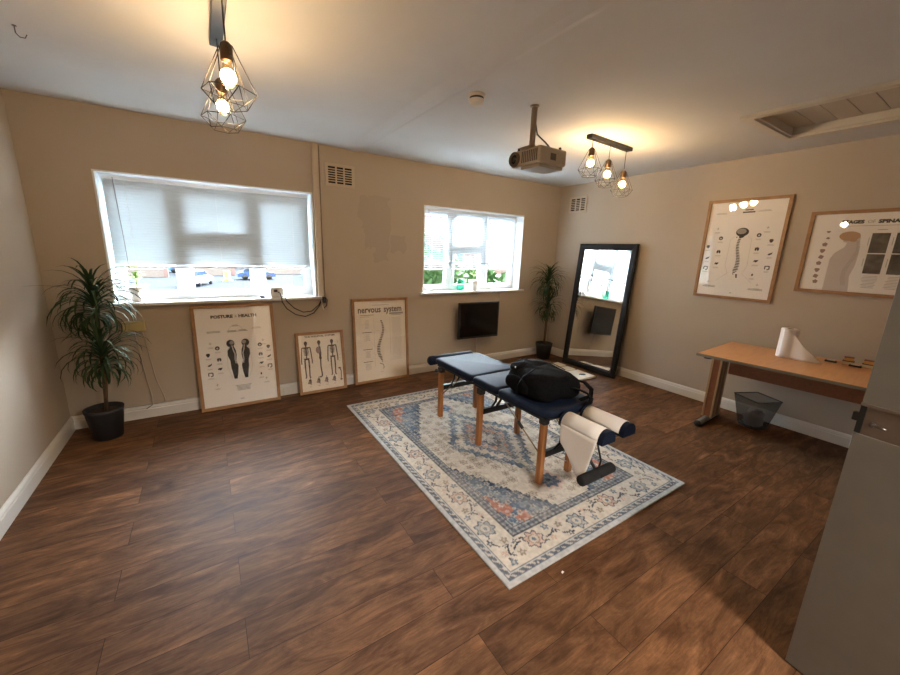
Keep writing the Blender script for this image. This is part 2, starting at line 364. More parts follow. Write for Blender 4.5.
def blind(name, label, x0, x1, z_bot, tilt, pitch, extra=()):
    root = thing(name, label, 'window blind', ((x0 + x1) / 2, 3.95, 1.93)); w = (x1 - x0) / 2
    box(-w, w, -.014, .014, -.012, .018, bev=.003).build('head_rail', M_upvc, root)
    mb = MB(); n = int((1.93 - .02 - z_bot - .012) / pitch); hw = .0125
    zs = [-.022 - pitch * i for i in range(n)] + [z - 1.93 for z in extra]
    for z in zs:
        c, s_ = math.cos(tilt), math.sin(tilt); pr = []
        for k in range(5):
            u = -hw + 2 * hw * k / 4; h = .0022 * (1 - (u / hw) ** 2)
            pr.append((u * c + h * s_, z + u * s_ * -1 + h * c))
        vs = [(x, y, zz) for x in (-w + .004, w - .004) for y, zz in pr]
        mb.sm = True; mb._add(vs, [(k, k + 1, 5 + k + 1, 5 + k) for k in range(4)])
    mb.build('slats', M_slat, root)
    zb = z_bot - 1.93
    box(-w, w, -.012, .012, zb - .008, zb + .010, bev=.003).build('bottom_rail', M_upvc, root)
    for fx in (-.82, -.02, .80):
        MB().tube([(fx * w, -.0145, 0), (fx * w, -.0145, zb)], .0011, 4).tube([(fx * w + .004, .0145, 0), (fx * w + .004, .0145, zb)], .0011, 4).build('ladder_cord', M_socket, root)
    MB().tube([(-w + .07, -.022, 0), (-w + .085, -.03, zb * .75), (-w + .09, -.03, zb - .02)], .003, 6).build('tilt_wand', mat('clear_wand', (.35, .35, .36), .3), root)
    return root
blind('venetian_blind', 'white venetian blind with closed slats in the left window', -.60, .885, 1.262, math.radians(77), .0205)
blind('venetian_blind', 'white venetian blind with half open slats in the right window', 2.15, 3.575, 1.25, math.radians(8), .0215, extra=(1.318, 1.322, 1.326, 1.330, 1.334))

# ------------------------------------------------------------------ loft hatch
lh = thing('loft_hatch', 'white framed loft hatch of planks set in the ceiling', 'hatch', ((HX0 + HX1) / 2, (HY0 + HY1) / 2, H))
a, b = (HX1 - HX0) / 2, (HY1 - HY0) / 2
def ring(a, b, w, z0, z1, mb=None):
    mb = mb or MB()
    mb.box(-a - w, a + w, -b - w, -b, z0, z1).box(-a - w, a + w, b, b + w, z0, z1).box(-a - w, -a, -b, b, z0, z1).box(a, a + w, -b, b, z0, z1); return mb
ring(a, b, .055, -.022, 0).build('architrave', noisy('hatch_paint', (.62, .58, .50), (.58, .54, .46), 5, .5), lh)
ring(a - .012, b - .012, .012, -.005, .10).build('lining', noisy('hatch_paint', (.6, .6, .6), (.6, .6, .6), 5), lh)
pl = MB(); k = 9; w = 2 * (b - .012) / k
for i in range(k): pl.box(-a + .012, a - .012, -b + .012 + i * w + .003, -b + .012 + (i + 1) * w - .003, .045, .062)
pl.build('plank_panel', noisy('hatch_boards', (.50, .45, .38), (.46, .41, .34), 4, .6), lh)
box(-a + .012, a - .012, -b + .012, b - .012, .0625, .07).build('backing', M_dark, lh)

# ------------------------------------------------------------------ grey door standing open at the right
A = Vector((1.70, .215, 0)); ang = math.atan2(-.987, -.16)
door = bpy.data.objects.new('door_1', None); C.objects.link(door); door['kind'] = 'structure'; door.location = A; door.rotation_euler = (0, 0, ang)
# local x runs from the leading edge to the hinges; local -y is the face towards the camera
M_door = noisy('grey_door_paint', (.16, .148, .125), (.145, .134, .113), 14, .42, bump=.05)
M_bronze = noisy('bronze_lock_plate', (.19, .145, .115), (.15, .115, .09), 20, .35, metal=.4)
DW, DT = .84, .044
core = MB().box(0, DW, .006, DT, 0.006, .945).box(0, DW, .006, DT, 1.04, 2.0).box(.09, DW, .006, DT, .945, 1.04).box(.014, .09, .02, DT, .945, 1.04)
core.build('door_leaf', M_door, door)
box(0, DW, 0, .006, 1.045, 2.0, bev=.0015).build('upper_sheet', M_door, door)
box(0, DW, 0, .006, .006, .943, bev=.0015).build('lower_sheet', M_door, door)
box(0, DW, -.004, .006, 1.036, 1.045, bev=.001).build('edge_strip', M_bronze, door)
lockc = box(.014, DW, .003, .008, .944, 1.036).build('lock_plate', M_bronze, door)
MB().box(-.001, .0135, .003, DT - .004, .945, 1.035).build('lock_case', M_blackp, door)
MB().box(-.018, 0, .014, .030, .978, 1.006, bev=.002).build('latch_bolt', M_blackp, door)
MB().tube([(.036, .003, .985), (.036, -.008, .985)], .007, 12).tube([(.036, -.008, .985), (.068, -.009, .982)], [.005, .004], 8).build('door_handle', mat('dark_handle', (.10, .08, .07), .3, .8), lockc)
for z in (.25, 1.0, 1.75): MB().tube([(DW + .004, DT / 2, z - .05), (DW + .004, DT / 2, z + .05)], .007, 8).build('hinge', M_steel, door)

# ------------------------------------------------------------------ rug
def make_rug(x0, x1, y0, y1):
    st = .0058; nx = int((x1 - x0) / st); ny = int((y1 - y0) / st)
    xs = np.linspace(x0, x1, nx); ys = np.linspace(y0, y1, ny); X, Y = np.meshgrid(xs, ys)
    hx, hy = (x1 - x0) / 2, (y1 - y0) / 2; u = X - (x0 + hx); v = Y - (y0 + hy)
    rng = np.random.RandomState(3)
    def vnoise(sx, sy):
        gx, gy = int((x1 - x0) / sx) + 3, int((y1 - y0) / sy) + 3; G = rng.rand(gy, gx)
        fx = (X - x0) / sx; fy = (Y - y0) / sy; ix = fx.astype(int); iy = fy.astype(int); tx = fx - ix; ty = fy - iy
        tx = tx * tx * (3 - 2 * tx); ty = ty * ty * (3 - 2 * ty)
        return (G[iy, ix] * (1 - tx) * (1 - ty) + G[iy, ix + 1] * tx * (1 - ty) + G[iy + 1, ix] * (1 - tx) * ty + G[iy + 1, ix + 1] * tx * ty)
    n1 = vnoise(.013, .013); n2 = vnoise(.04, .04); n3 = vnoise(.16, .16); n4 = vnoise(.008, .03); n5 = vnoise(.022, .022)
    cream = np.array([.57, .525, .46]); navy = np.array([.030, .050, .095]); blue = np.array([.085, .145, .225]); lblue = np.array([.24, .30, .35])
    terra = np.array([.46, .17, .105]); pink = np.array([.55, .36, .29]); taupe = np.array([.25, .19, .14]); ink = np.array([.045, .05, .07]); grey = np.array([.48, .48, .48])
    col = np.ones(X.shape + (3,)) * cream
    def put(mask, c, a=1.0):
        al = (np.clip(mask, 0, 1) * a)[..., None]; col[:] = col * (1 - al) + c * al
    ax, ay = np.abs(u), np.abs(v); wob = (n2 - .5) * .02; db = np.minimum(hx - ax, hy - ay)
    # inner field with scattered little motifs
    field = db > .285
    cell = .085; cx = np.floor((u + 9) / cell); cy = np.floor((v + 9) / cell)
    hsh = np.modf(np.abs(np.sin(np.abs(cx - 105.8) * 12.9898 + cy * 78.233) * 43758.5453))[0]; hs2 = np.modf(hsh * 97.3)[0]
    px = (u + 9) - (cx + .5) * cell + (hsh - .5) * .02; py = (v + 9) - (cy + .5) * cell + (hs2 - .5) * .02
    rr = np.hypot(px, py); th = np.arctan2(py, px); pet = .020 + .011 * hs2 + .006 * np.cos(6 * th)
    put(field * (rr < pet) * (hsh > .2), taupe, .72); put(field * (rr < pet * .66) * (hsh > .2), cream * .72 + taupe * .28, .85); put(field * (rr < pet * .28) * (hsh > .25), navy, .6)
    put(field * (np.abs(rr - pet * 1.35) < .0028) * (hsh > .45), ink, .5)
    # stepped medallion
    q = .055; qx = np.floor(ax / q + .5) * q; qy = np.floor(ay / q + .5) * q
    m = (ax * 1.55 + qy * .95) * 1.16 + wob * 1.5 + .018 * np.cos(14 * np.arctan2(v, u)); mf = m
    med = field & (m < .62); put(med, lblue * .5 + cream * .5, .9)
    put(field * (m < .62) * (m > .50), blue, .85); put(field * (np.abs(mf - .60) < .012), ink, .5)
    put(field * (m < .50) * (m > .40), cream, .9); put(field * (m < .40) * (n5 > .35), pink, .8); put(field * (m < .40) * (m > .31), blue, .8); put(field * (m < .22), navy * .5 + blue * .5, .8)
    put(field * (m < .12), cream, .9); put(field * (m < .30) * (m > .24) * (n5 > .45), terra, .7)
    # pendants on the long axis
    for c0 in (.66, ):
        pr = np.hypot(ax * 1.1, ay - c0); pth = np.arctan2(ay - c0, ax); s_ = .075 + .014 * np.cos(8 * pth)
        put(field * (pr < s_ + .03), pink, .65); put(field * (pr < s_), blue, .9); put(field * (pr < s_ * .55), lblue, .8); put(field * (pr < s_ * .25), navy, .9)
    # stepped corner spandrels
    e = (hx - .285 - ax) * 1.15 + (hy - .285 - qy) * .62 + wob
    put(field * (e < .40), blue * .75 + navy * .25, .92); put(field * (np.abs(e - .385) < .014), navy, .8)
    put(field * (e < .30) * (n2 > .35), lblue, .7); put(field * (e < .25) * (n5 > .3), blue, .7)
    put(field * (e < .20) * (n2 > .28), terra, .85); put(field * (e < .20) * (np.abs(np.sin(u * 60) * np.sin(v * 60)) > .72), cream, .6)
    put(field * (e < .085), blue, .85); put(field * (e < .03), lblue, .8)
    # small blossoms and leaves woven through the coloured grounds
    c2 = .052; c2x = np.floor((ax + 9) / c2); c2y = np.floor((ay + 9) / c2); h2 = np.modf(np.abs(np.sin(c2x * 27.17 + c2y * 91.7) * 9137.7))[0]
    qx2 = (ax + 9) - (c2x + .5) * c2; qy2 = (ay + 9) - (c2y + .5) * c2; r_2 = np.hypot(qx2, qy2); t_2 = np.arctan2(qy2, qx2); pt2 = .013 + .007 * h2 + .005 * np.cos(5 * t_2)
    tinted = field & ((m < .62) | (e < .40)); put(tinted * (r_2 < pt2) * (h2 > .3), cream, .55); put(tinted * (r_2 < pt2 * .5) * (h2 > .3), navy, .6); put(tinted * (np.abs(r_2 - pt2 * 1.3) < .0025) * (h2 > .55), ink, .4)
    # guard band
    g = (db > .225) & (db <= .285); put(g, lblue * .55 + taupe * .2 + grey * .25, .95)
    al = np.where(hx - ax < hy - ay, v, u)
    put(g * (np.abs(np.sin(al * 95) + (n1 - .5)) > .75), ink, .6); put(g * ((np.abs(db - .23) < .004) | (np.abs(db - .282) < .004)), ink, .75); put(g * (np.abs(db - .256) < .007), navy, .55)
    # main floral border
    bz = (db > .068) & (db <= .225); put(bz, cream * 1.04, 1)
    per = np.where(hx - ax < hy - ay, .288, .31); ph = np.modf((al + 9.3) / per)[0] * per - per / 2
    side = np.where(np.floor((al + 9.3) / per) % 2 == 0, 1, -1)
    yy = db - .147 - side * .012
    r2 = np.hypot(ph, yy * 1.05); t2 = np.arctan2(yy, ph); pp = .052 + .009 * np.cos(7 * t2)
    bc = np.where(side[..., None] > 0, pink, lblue)
    al_ = (bz & (r2 < pp))[..., None] * .75; col[:] = col * (1 - al_) + bc * al_
    put(bz * (np.abs(r2 - pp) < .0045), navy, .85); put(bz * (r2 < .030), cream, .8); put(bz * (np.abs(r2 - .030) < .0035), taupe, .8); put(bz * (r2 < .012), blue, .9)
    vine = np.abs(yy + side * .035 * np.sin((ph / per) * 2 * PI) + .01 * np.sign(np.sin(ph * 45))); put(bz * (vine < .0055) * (r2 > .06), ink, .95)
    for dx, dy, rad, c_ in ((.115, .035, .019, blue), (-.115, -.035, .019, taupe), (.10, -.045, .014, pink), (-.10, .045, .015, navy), (.140, -.01, .013, navy)):
        rq = np.hypot(ph - dx, yy - dy * side); tq = np.arctan2(yy - dy * side, ph - dx); put(bz * (rq < rad + .006 * np.cos(5 * tq)), c_, .85); put(bz * (rq < rad * .4), cream, .7)
    # outer guard
    g = (db > .016) & (db <= .068); put(g, grey * .8 + lblue * .3, 1); put(g * (db > .028) * (db < .058), navy, .80 )
    put(g * (db > .030) * (db < .056) * (np.sin(al * 130 + db * 160) + (n1 - .5) * 1.6 > .35), cream, .8); put(g * (np.abs(db - .064) < .003), ink, .7)
    put(db <= .016, grey * .95, 1)
    # wear
    fade = np.clip((n3 - .45) * 2.2, 0, 1) * .35 + np.clip((n1 - .55) * 2, 0, 1) * .5 + np.clip((n4 - .6) * 2, 0, 1) * .25
    put(np.clip(fade * .6, 0, .5), cream * .95)
    col *= (.86 + .28 * n1)[..., None] * (.93 + .14 * n5)[..., None]
    z = np.full(X.shape, .009)
    me = bpy.data.meshes.new('rug'); nv = nx * ny
    co = np.stack([X, Y, z], -1).reshape(-1, 3).astype(np.float32)
    idx = np.arange(nv).reshape(ny, nx); fa = np.stack([idx[:-1, :-1], idx[:-1, 1:], idx[1:, 1:], idx[1:, :-1]], -1).reshape(-1, 4)
    # turned-down rim
    per_i = np.concatenate([idx[0, :], idx[1:, -1], idx[-1, -2::-1], idx[-2:0:-1, 0]]); K = len(per_i)
    rim = co[per_i].copy(); rim[:, 2] = .0005; co = np.concatenate([co, rim]); ri = nv + np.arange(K)
    rf = np.stack([per_i, ri, np.roll(ri, -1), np.roll(per_i, -1)], -1); fa = np.concatenate([fa, rf])
    me.vertices.add(len(co)); me.vertices.foreach_set('co', co.ravel())
    me.loops.add(fa.size); me.loops.foreach_set('vertex_index', fa.ravel().astype(np.int32))
    me.polygons.add(len(fa)); me.polygons.foreach_set('loop_start', np.arange(0, fa.size, 4, dtype=np.int32))
    me.update(calc_edges=True); me.validate()
    at = me.color_attributes.new('weave', 'FLOAT_COLOR', 'POINT')
    cc = np.ones((len(co), 4), np.float32); cc[:nv, :3] = col.reshape(-1, 3); cc[nv:, :3] = grey * .7
    at.data.foreach_set('color', cc.ravel())
    mm = mat('woven_rug', rough=.95, spec=.1); b = mm.node_tree.nodes['Principled BSDF']
    an = N(mm, 'ShaderNodeVertexColor'); an.layer_name = 'weave'; L(mm, an.outputs[0], b.inputs['Base Color'])
    t = N(mm, 'ShaderNodeTexCoord'); nn = N(mm, 'ShaderNodeTexNoise', Scale=420); L(mm, t.outputs['Object'], nn.inputs['Vector'])
    bp = N(mm, 'ShaderNodeBump', Strength=.4, Distance=.002); L(mm, nn.outputs[0], bp.inputs['Height']); L(mm, bp.outputs[0], b.inputs['Normal'])
    me.materials.append(mm)
    o = bpy.data.objects.new('rug', me); C.objects.link(o)
    tag(o, 'faded blue and cream oriental rug on the wooden floor', 'rug'); return o
make_rug(1.005, 2.56, .985, 3.29)

# ------------------------------------------------------------------ pictures
M_ink = mat('print_ink', (.018, .018, .018), .6); M_faint = mat('faint_print', (.36, .33, .30), .6)
M_print = noisy('poster_paper', (.92, .89, .85), (.90, .87, .83), 3, .6)
M_printw = noisy('warm_poster_paper', (.90, .82, .70), (.88, .79, .67), 3, .6)
M_sepia = mat('sepia_print', (.10, .06, .035), .6); M_mauve = mat('mauve_print', (.33, .22, .20), .6); M_sand = mat('sand_print', (.50, .30, .17), .6)
M_skin = mat('grey_print', (.62, .56, .53), .6)
M_xray = noisy('xray_print', (.008, .008, .008), (.15, .135, .125), 14, .5, detail=3)
def text(body, x, z, size, m_idx, mb, y, bold=0, width=None, align='CENTER'):
    cu = bpy.data.curves.new('t', 'FONT'); cu.body = body; cu.size = size; cu.align_x = align; cu.align_y = 'CENTER'; cu.offset = bold; cu.resolution_u = 2
    o = bpy.data.objects.new('t', cu); C.objects.link(o); dg = bpy.context.evaluated_depsgraph_get()
    me = bpy.data.meshes.new_from_object(o.evaluated_get(dg)); xs = [v.co.x for v in me.vertices]
    sc = 1 if not width else width / max(1e-6, max(xs) - min(xs))
    mb.mi = m_idx
    mb._add([(x + v.co.x * sc, y, z + v.co.y) for v in me.vertices], [list(p.vertices) for p in me.polygons])
    bpy.data.objects.remove(o); bpy.data.curves.remove(cu); bpy.data.meshes.remove(me)
class Art(MB):
    """flat printed marks on the sheet; x,z in sheet coordinates, centre 0,0"""
    y = 0
    def poly(s, pts, mi): s.mi = mi; return s._add([(p[0], s.y, p[1]) for p in pts], [list(range(len(pts)))])
    def rect(s, x0, x1, z0, z1, mi): return s.poly([(x0, z0), (x1, z0), (x1, z1), (x0, z1)], mi)
    def disc(s, x, z, rx, rz, mi, n=14, w=0, f=0):
        s.y -= .00005
        return s.poly([(x + rx * (1 + w * math.sin(f * 2 * PI * i / n)) * math.cos(2 * PI * i / n), z + rz * (1 + w * math.sin(f * 2 * PI * i / n)) * math.sin(2 * PI * i / n)) for i in range(n)], mi)
    def line(s, pts, w, mi):
        s.y -= .00003
        for (a, b) in zip(pts[:-1], pts[1:]):
            d = Vector((b[0] - a[0], b[1] - a[1])); 
            if d.length < 1e-6: continue
            nn = Vector((-d.y, d.x)).normalized() * w / 2
            s.poly([(a[0] - nn.x, a[1] - nn.y), (b[0] - nn.x, b[1] - nn.y), (b[0] + nn.x, b[1] + nn.y), (a[0] + nn.x, a[1] + nn.y)], mi)
        return s
    def words(s, x, z, w, n=3, mi=1, h=.0035, lead=.009, seed=0):
        rg = random.Random(seed + int((x + 3) * 1000) + int((z + 3) * 777))
        for k in range(n):
            ww = w * rg.uniform(.7, 1); s.rect(x - ww / 2, x + ww / 2, z - k * lead - h / 2, z - k * lead + h / 2, mi)
        return s
def picture(name, label, w, h, origin, wdir, lean, art, paper, base_at, rail=.026, depth=.022, group=None):
    """origin: bottom centre of the back; local x = along, local -y = out of the picture, local z = up"""
    root = thing(name, label, 'picture', origin, 0, group)
    d = Vector(wdir).normalized(); out = Vector((0, 0, 1)).cross(d) * -1   # local y -> into wall
    R = Matrix((d, -out, Vector((0, 0, 1)))).transposed()
    root.rotation_euler = (R @ Matrix.Rotation(-lean, 3, 'X')).to_euler()
    fr = MB().box(-w / 2, -w / 2 + rail, -depth, 0, 0, h).box(w / 2 - rail, w / 2, -depth, 0, 0, h).box(-w / 2 + rail, w / 2 - rail, -depth, 0, 0, rail).box(-w / 2 + rail, w / 2 - rail, -depth, 0, h - rail, h)
    fr.build('frame', M_oak, root)
    pr = box(-w / 2 + rail, w / 2 - rail, -.008, -.003, rail, h - rail).build('print', paper, root)
    a = Art(); a.y = -.0083; a.T = Matrix.Translation((0, 0, h / 2)); art(a, w - 2 * rail, h - 2 * rail)
    a.b.faces.ensure_lookup_table()
    me_mats = [M_ink, M_faint, M_sepia, M_mauve, M_sand, M_skin, M_xray]
    a.build('printed_artwork', me_mats, pr)
    box(-w / 2 + rail, w / 2 - rail, -.0135, -.012, rail, h - rail).build('glass', M_picglass, root)
    return root

def organ(a, k, x, z):
    a.words(x, z - .034, .05, 2, 1, .0025, .007, k)
    if k == 0: a.disc(x, z, .018, .018, 0); a.disc(x, z - .002, .008, .009, 5)
    elif k == 1: a.disc(x, z, .015, .017, 0, 12, .12, 3)
    elif k == 2: a.disc(x - .009, z, .008, .016, 0, 10); a.disc(x + .009, z, .008, .016, 0, 10); a.disc(x, z + .012, .003, .01, 0, 6)
    elif k == 3: a.poly([(x - .018, z - .010), (x - .004, z - .014), (x + .014, z - .002), (x + .018, z + .014), (x + .004, z + .006), (x - .010, z + .001)], 0)
    elif k == 4: a.poly([(x - .02, z - .008), (x - .012, z + .010), (x + .020, z + .012), (x + .014, z - .002), (x, z - .012), (x - .008, z - .003)], 0)
    elif k == 5: a.line([(x - .016, z - .014), (x - .016, z + .014), (x + .016, z + .014), (x + .016, z - .014), (x, z - .018)], .008, 0)
    elif k == 6: a.line([(x, z + .012), (x, z - .012)], .004, 1); a.line([(x - .012, z), (x + .012, z)], .003, 1)
    elif k == 7: a.disc(x, z, .007, .012, 0, 8)
def organs(a, left, right):
    for k, x, z in left + right: organ(a, k, x, z)
def art_posture(a, w, h):
    text('POSTURE', -.096, .362, .036, 0, a, a.y, .0020, .170); text('&', .012, .362, .034, 1, a, a.y, 0, .018); text('HEALTH', .107, .362, .036, 0, a, a.y, .0020, .145)
    a.line([(.0 + .055 * math.cos(t), .235 + .045 * math.sin(t)) for t in [PI * i / 10 for i in range(11)]], .002, 1)
    a.words(0, .282, .05, 2, 1); a.words(-.03, .232, .09, 2, 0, .004, .009); a.words(.055, .235, .085, 2, 0, .004, .009); a.words(-.17, .235, .12, 2, 0, .003, .009); a.words(.17, .25, .09, 2, 1, .003, .009)
    for sx, cx in ((1, -.045), (-1, .062)):
        P = lambda pts: [(cx + sx * p[0], p[1]) for p in pts]
        a.disc(cx - sx * .006, .118, .032, .034, 0); a.disc(cx + sx * .004, .124, .018, .017, 1)
        a.poly(P([(-.016, .095), (.016, .095), (.030, .055), (.034, .01), (.026, -.045), (.040, -.09), (.034, -.15), (.022, -.21), (-.002, -.21), (-.010, -.15), (-.018, -.10), (-.020, -.04), (-.036, .01), (-.034, .055), (-.014, .08)]), 0)
        a.line(P([(.004, .10), (.010, .06), (.022, .02), (.018, -.03), (.024, -.07)]), .009, 5)
    L_ = [(6, -.205, .13), (0, -.155, .085), (1, -.23, .03), (2, -.15, -.02), (3, -.225, -.06), (4, -.15, -.105), (5, -.225, -.145), (6, -.185, -.245)]
    R_ = [(6, .215, .125), (0, .185, .085), (1, .255, .06), (2, .185, -.005), (3, .255, -.03), (4, .185, -.09), (5, .255, -.125), (7, .175, -.19), (6, .215, -.24)]
    organs(a, L_, R_)
    for s_ in (-1, 1): a.line([(s_ * .06 + .01, .10), (s_ * .09 + .01, .06), (s_ * .10 + .01, -.1), (s_ * .07 + .01, -.2)], .0015, 1)
    a.words(.02, -.275, .14, 5, 0, .003, .011); a.words(.0, -.40, .03, 1, 0, .004)
def skeleton(a, x, z, side, s=1):
    m_ = 2; f = lambda px, pz: (x + px * s, z + pz * s)
    a.disc(*f(0, .118), .014 * s, .018 * s, m_); a.disc(*f(0, .102), .008 * s, .012 * s, m_)
    a.line([f(0, .10), f(0, -.02)], .010 * s, m_)
    if side:
        a.disc(*f(-.010, .05), .020 * s, .030 * s, 3); a.disc(*f(.004, -.02), .012 * s, .014 * s, m_)
        a.line([f(.004, -.03), f(.002, -.10), f(.008, -.16), f(.006, -.185), f(-.018, -.19)], .011 * s, m_); a.line([f(.006, .08), f(.010, .02), f(.004, -.04)], .009 * s, m_); return
    for k in range(6): zz = .075 - k * .011; a.line([f(-.022 + abs(k - 2) * .002, zz - .004), f(0, zz), f(.022 - abs(k - 2) * .002, zz - .004)], .0065 * s, m_)
    a.line([f(-.034, .080), f(.034, .080)], .010 * s, m_)
    a.poly([f(-.024, -.012), f(.024, -.012), f(.018, -.032), f(.004, -.026), f(-.004, -.026), f(-.018, -.032)], m_)
    for q in (-1, 1):
        a.line([f(q * .034, .080), f(q * .040, .02), f(q * .044, -.035), f(q * .043, -.06)], .009 * s, m_)
        a.line([f(q * .016, -.028), f(q * .017, -.10)], .012 * s, m_); a.line([f(q * .017, -.10), f(q * .014, -.175), f(q * .022, -.185)], .010 * s, m_)
def art_skeleton(a, w, h):
    text('THE SKELETAL SYSTEM', 0.0, .265, .024, 2, a, a.y, .0006, .30)
    skeleton(a, -.145, .065, 0, 1.17); skeleton(a, -.015, .065, 1, 1.17); skeleton(a, .115, .065, 0, 1.17)
    for k, x in enumerate((-.13, -.045, .035, .115)):
        a.disc(x, -.185, .013, .020, 2, 10, .2, 3); a.disc(x - .004, -.20, .020, .018, 3, 12, .25, 4); a.line([(x, -.15), (x + .004, -.20), (x + .012, -.225)], .006, 2); a.words(x, -.24, .03, 2, 1, .002, .006)
    a.line([(.178, -.09), (.19, -.12), (.186, -.20)], .009, 2); a.disc(.176, -.088, .014, .008, 2); a.disc(.186, -.21, .013, .008, 2)
    a.words(.175, .20, .02, 3, 1, .002, .01)
    for x in (-.18, -.09, .045, .085, .185): a.words(x, .05, .025, 4, 1, .0015, .03)
def spine(a, cx, z1, z0, amp, n, wmax, mi, lw=None):
    for i in range(n):
        t = i / (n - 1); z = z1 + (z0 - z1) * t; x = cx + amp * math.sin(t * 2 * PI * .95 + .5) + amp * .3 * t; ww = wmax * (.55 + .55 * t) * (1 if t < .85 else (1 - t) / .15 + .25)
        hh = abs(z1 - z0) / n * .62
        a.poly([(x - ww / 2, z - hh / 2), (x + ww * .35, z - hh / 2 - .003), (x + ww / 2 + ww * .25, z - hh * .2), (x + ww * .35, z + hh / 2 - .003), (x - ww / 2, z + hh / 2)], mi)
def art_nervous(a, w, h):
    a.words(.0, .395, .20, 1, 1, .004)
    text('nervous', -.13, .345, .098, 2, a, a.y, .0022, .26); text('system', .145, .345, .098, 2, a, a.y, .0022, .215)
    a.rect(.10, .27, .285, .305, 1); a.words(.185, .277, .16, 1, 1, .006); a.rect(-.24, -.08, .285, .292, 1); a.words(-.19, .272, .11, 1, 1, .004)
    spine(a, -.015, .22, -.24, .034, 25, .036, 2); a.line([(-.03, -.26), (.01, -.28), (.02, -.31), (.01, -.33)], .006, 2); a.words(0, -.36, .05, 1, 1)
    for z in (.21, .11, .05, -.09, -.14): a.line([(-.07, z), (-.02, z)], .0015, 1)
    for k, z in enumerate((.10, -.09, -.23)):
        a.rect(-.22, -.11, z - .003, z + .003, 2); a.words(-.165, z - .025, .07, 7, 1, .0025, .011, k)
    a.words(-.165, .23, .05, 7, 1, .0025, .014); a.rect(.105, .107, -.25, .25, 1)
    a.words(.185, .245, .13, 44, 1, .0022, .0112)
    a.rect(-.085, -.0835, -.30, .25, 1)
def art_spine(a, w, h):
    a.words(.02, .365, .085, 1, 0, .009); a.words(.02, .345, .10, 1, 0, .011)
    a.words(-.20, .345, .10, 2, 1, .003, .008); a.words(.14, .355, .11, 2, 1, .003, .008)
    a.disc(.0, .165, .052, .040, 0, 18); a.disc(-.008, .172, .040, .026, 1, 14); a.disc(.0, .13, .022, .018, 0); a.disc(-.038, .118, .005, .006, 0, 6)
    spine(a, -.004, .115, -.225, -.014, 24, .034, 0); a.line([(.015, -.225), (.022, -.262)], .012, 0)
    organs(a, [(6, -.21, .20), (0, -.17, .11), (1, -.27, .03), (2, -.17, -.02), (3, -.26, -.08), (4, -.17, -.135), (5, -.26, -.18), (6, -.215, -.315)],
           [(6, .19, .20), (0, .135, .135), (1, .235, .085), (2, .14, .01), (3, .245, -.03), (4, .15, -.10), (5, .245, -.155), (7, .145, -.225), (6, .20, -.315)])
    for s_ in (-1, 1): a.line([(s_ * .05, .13), (s_ * .085, .10), (s_ * .09, -.15), (s_ * .06, -.22), (s_ * .15, -.30)], .0015, 1)
    a.words(-.20, -.355, .13, 2, 0, .003, .009); a.words(.19, -.355, .13, 2, 0, .003, .009); a.words(0, -.41, .03, 1, 0)
def art_stages(a, w, h):
    text('STAGES', -.225, .236, .034, 0, a, a.y, .0022, .125); text('OF', -.125, .236, .034, 1, a, a.y, 0, .04); text('SPINAL', -.025, .236, .034, 0, a, a.y, .0022, .13)
    a.rect(-.28, .40, .205, .208, 1)
    body = [(-.30, -.30), (-.30, -.05), (-.27, .0), (-.20, .045), (-.185, .08), (-.22, .085), (-.225, .11), (-.215, .13), (-.225, .15), (-.20, .185), (-.10, .185), (-.085, .13), (-.09, .06), (-.07, .0), (-.075, -.10), (-.10, -.18), (-.085, -.25), (-.08, -.30)]
    a.poly([(-.305 + (x + .30) * .68, z if z < .1 else .1 + (z - .1) * .6) for x, z in body], 5)
    a.disc(-.222, .130, .060, .036, 4, 18); a.disc(-.196, .098, .020, .012, 4)
    for i in range(19): t = i / 18; x = -.178 + .020 * math.sin(t * 5.5 + .6); a.disc(x - .01 * t, .085 - t * .33, .011 + .004 * t, .007, 1, 8); a.disc(x - .01 * t, .085 - t * .33, .008 + .003 * t, .0045, 5, 8)
    for k, (x, z) in enumerate(((-.35, .165), (-.345, .115), (-.355, .065), (-.36, .015), (-.36, -.035), (-.365, -.085), (-.365, -.14), (-.365, -.19), (-.36, -.235))):
        a.disc(x, z, .016 if k > 1 else .012, .016 if k > 1 else .008, 3, 12, .18, 3 + k % 3)
    for x in (-.055, .070, .195, .32):
        a.words(x, .175, .07, 1, 1, .004); a.rect(x - .047, x + .047, .002, .150, 6); a.rect(x - .047, x + .047, -.153, -.006, 6); a.words(x, -.172, .085, 9, 1, .0028, .011)
        a.rect(x - .060, x - .057, -.1, -.04, 1); a.rect(x - .060, x - .057, .06, .12, 1)

# leaning on the skirting board below the windows
def lean_pic(label, cx, w, h, art, paper, yb, group=None):
    lean = math.asin((D - .002 - yb - .0) / h * .985)
    return picture('framed_poster', label, w, h, (cx, yb, .006), (1, 0, 0), lean, art, paper, 0)
lean_pic('oak framed posture poster with two black body silhouettes leaning on the wall', .175, .645, .94, art_posture, M_print, 3.755)
lean_pic('small oak framed poster of three brown skeletons leaning against the skirting board', .918, .475, .625, art_skeleton, M_printw, 3.765)
lean_pic('oak framed nervous system poster with a thin spine drawing leaning on the wall', 1.585, .65, .935, art_nervous, M_printw, 3.80)
picture('framed_poster', 'upright oak framed spine and organs poster hung on the right wall', .655, .94, (XR - .001, 1.590, 1.100), (0, -1, 0), 0, art_spine, M_print, 0)
picture('framed_poster', 'wide oak framed poster with head profile and dark x-ray pictures on right wall', .96, .655, (XR - .001, .640, 1.230), (0, -1, 0), 0, art_stages, M_print, 0)

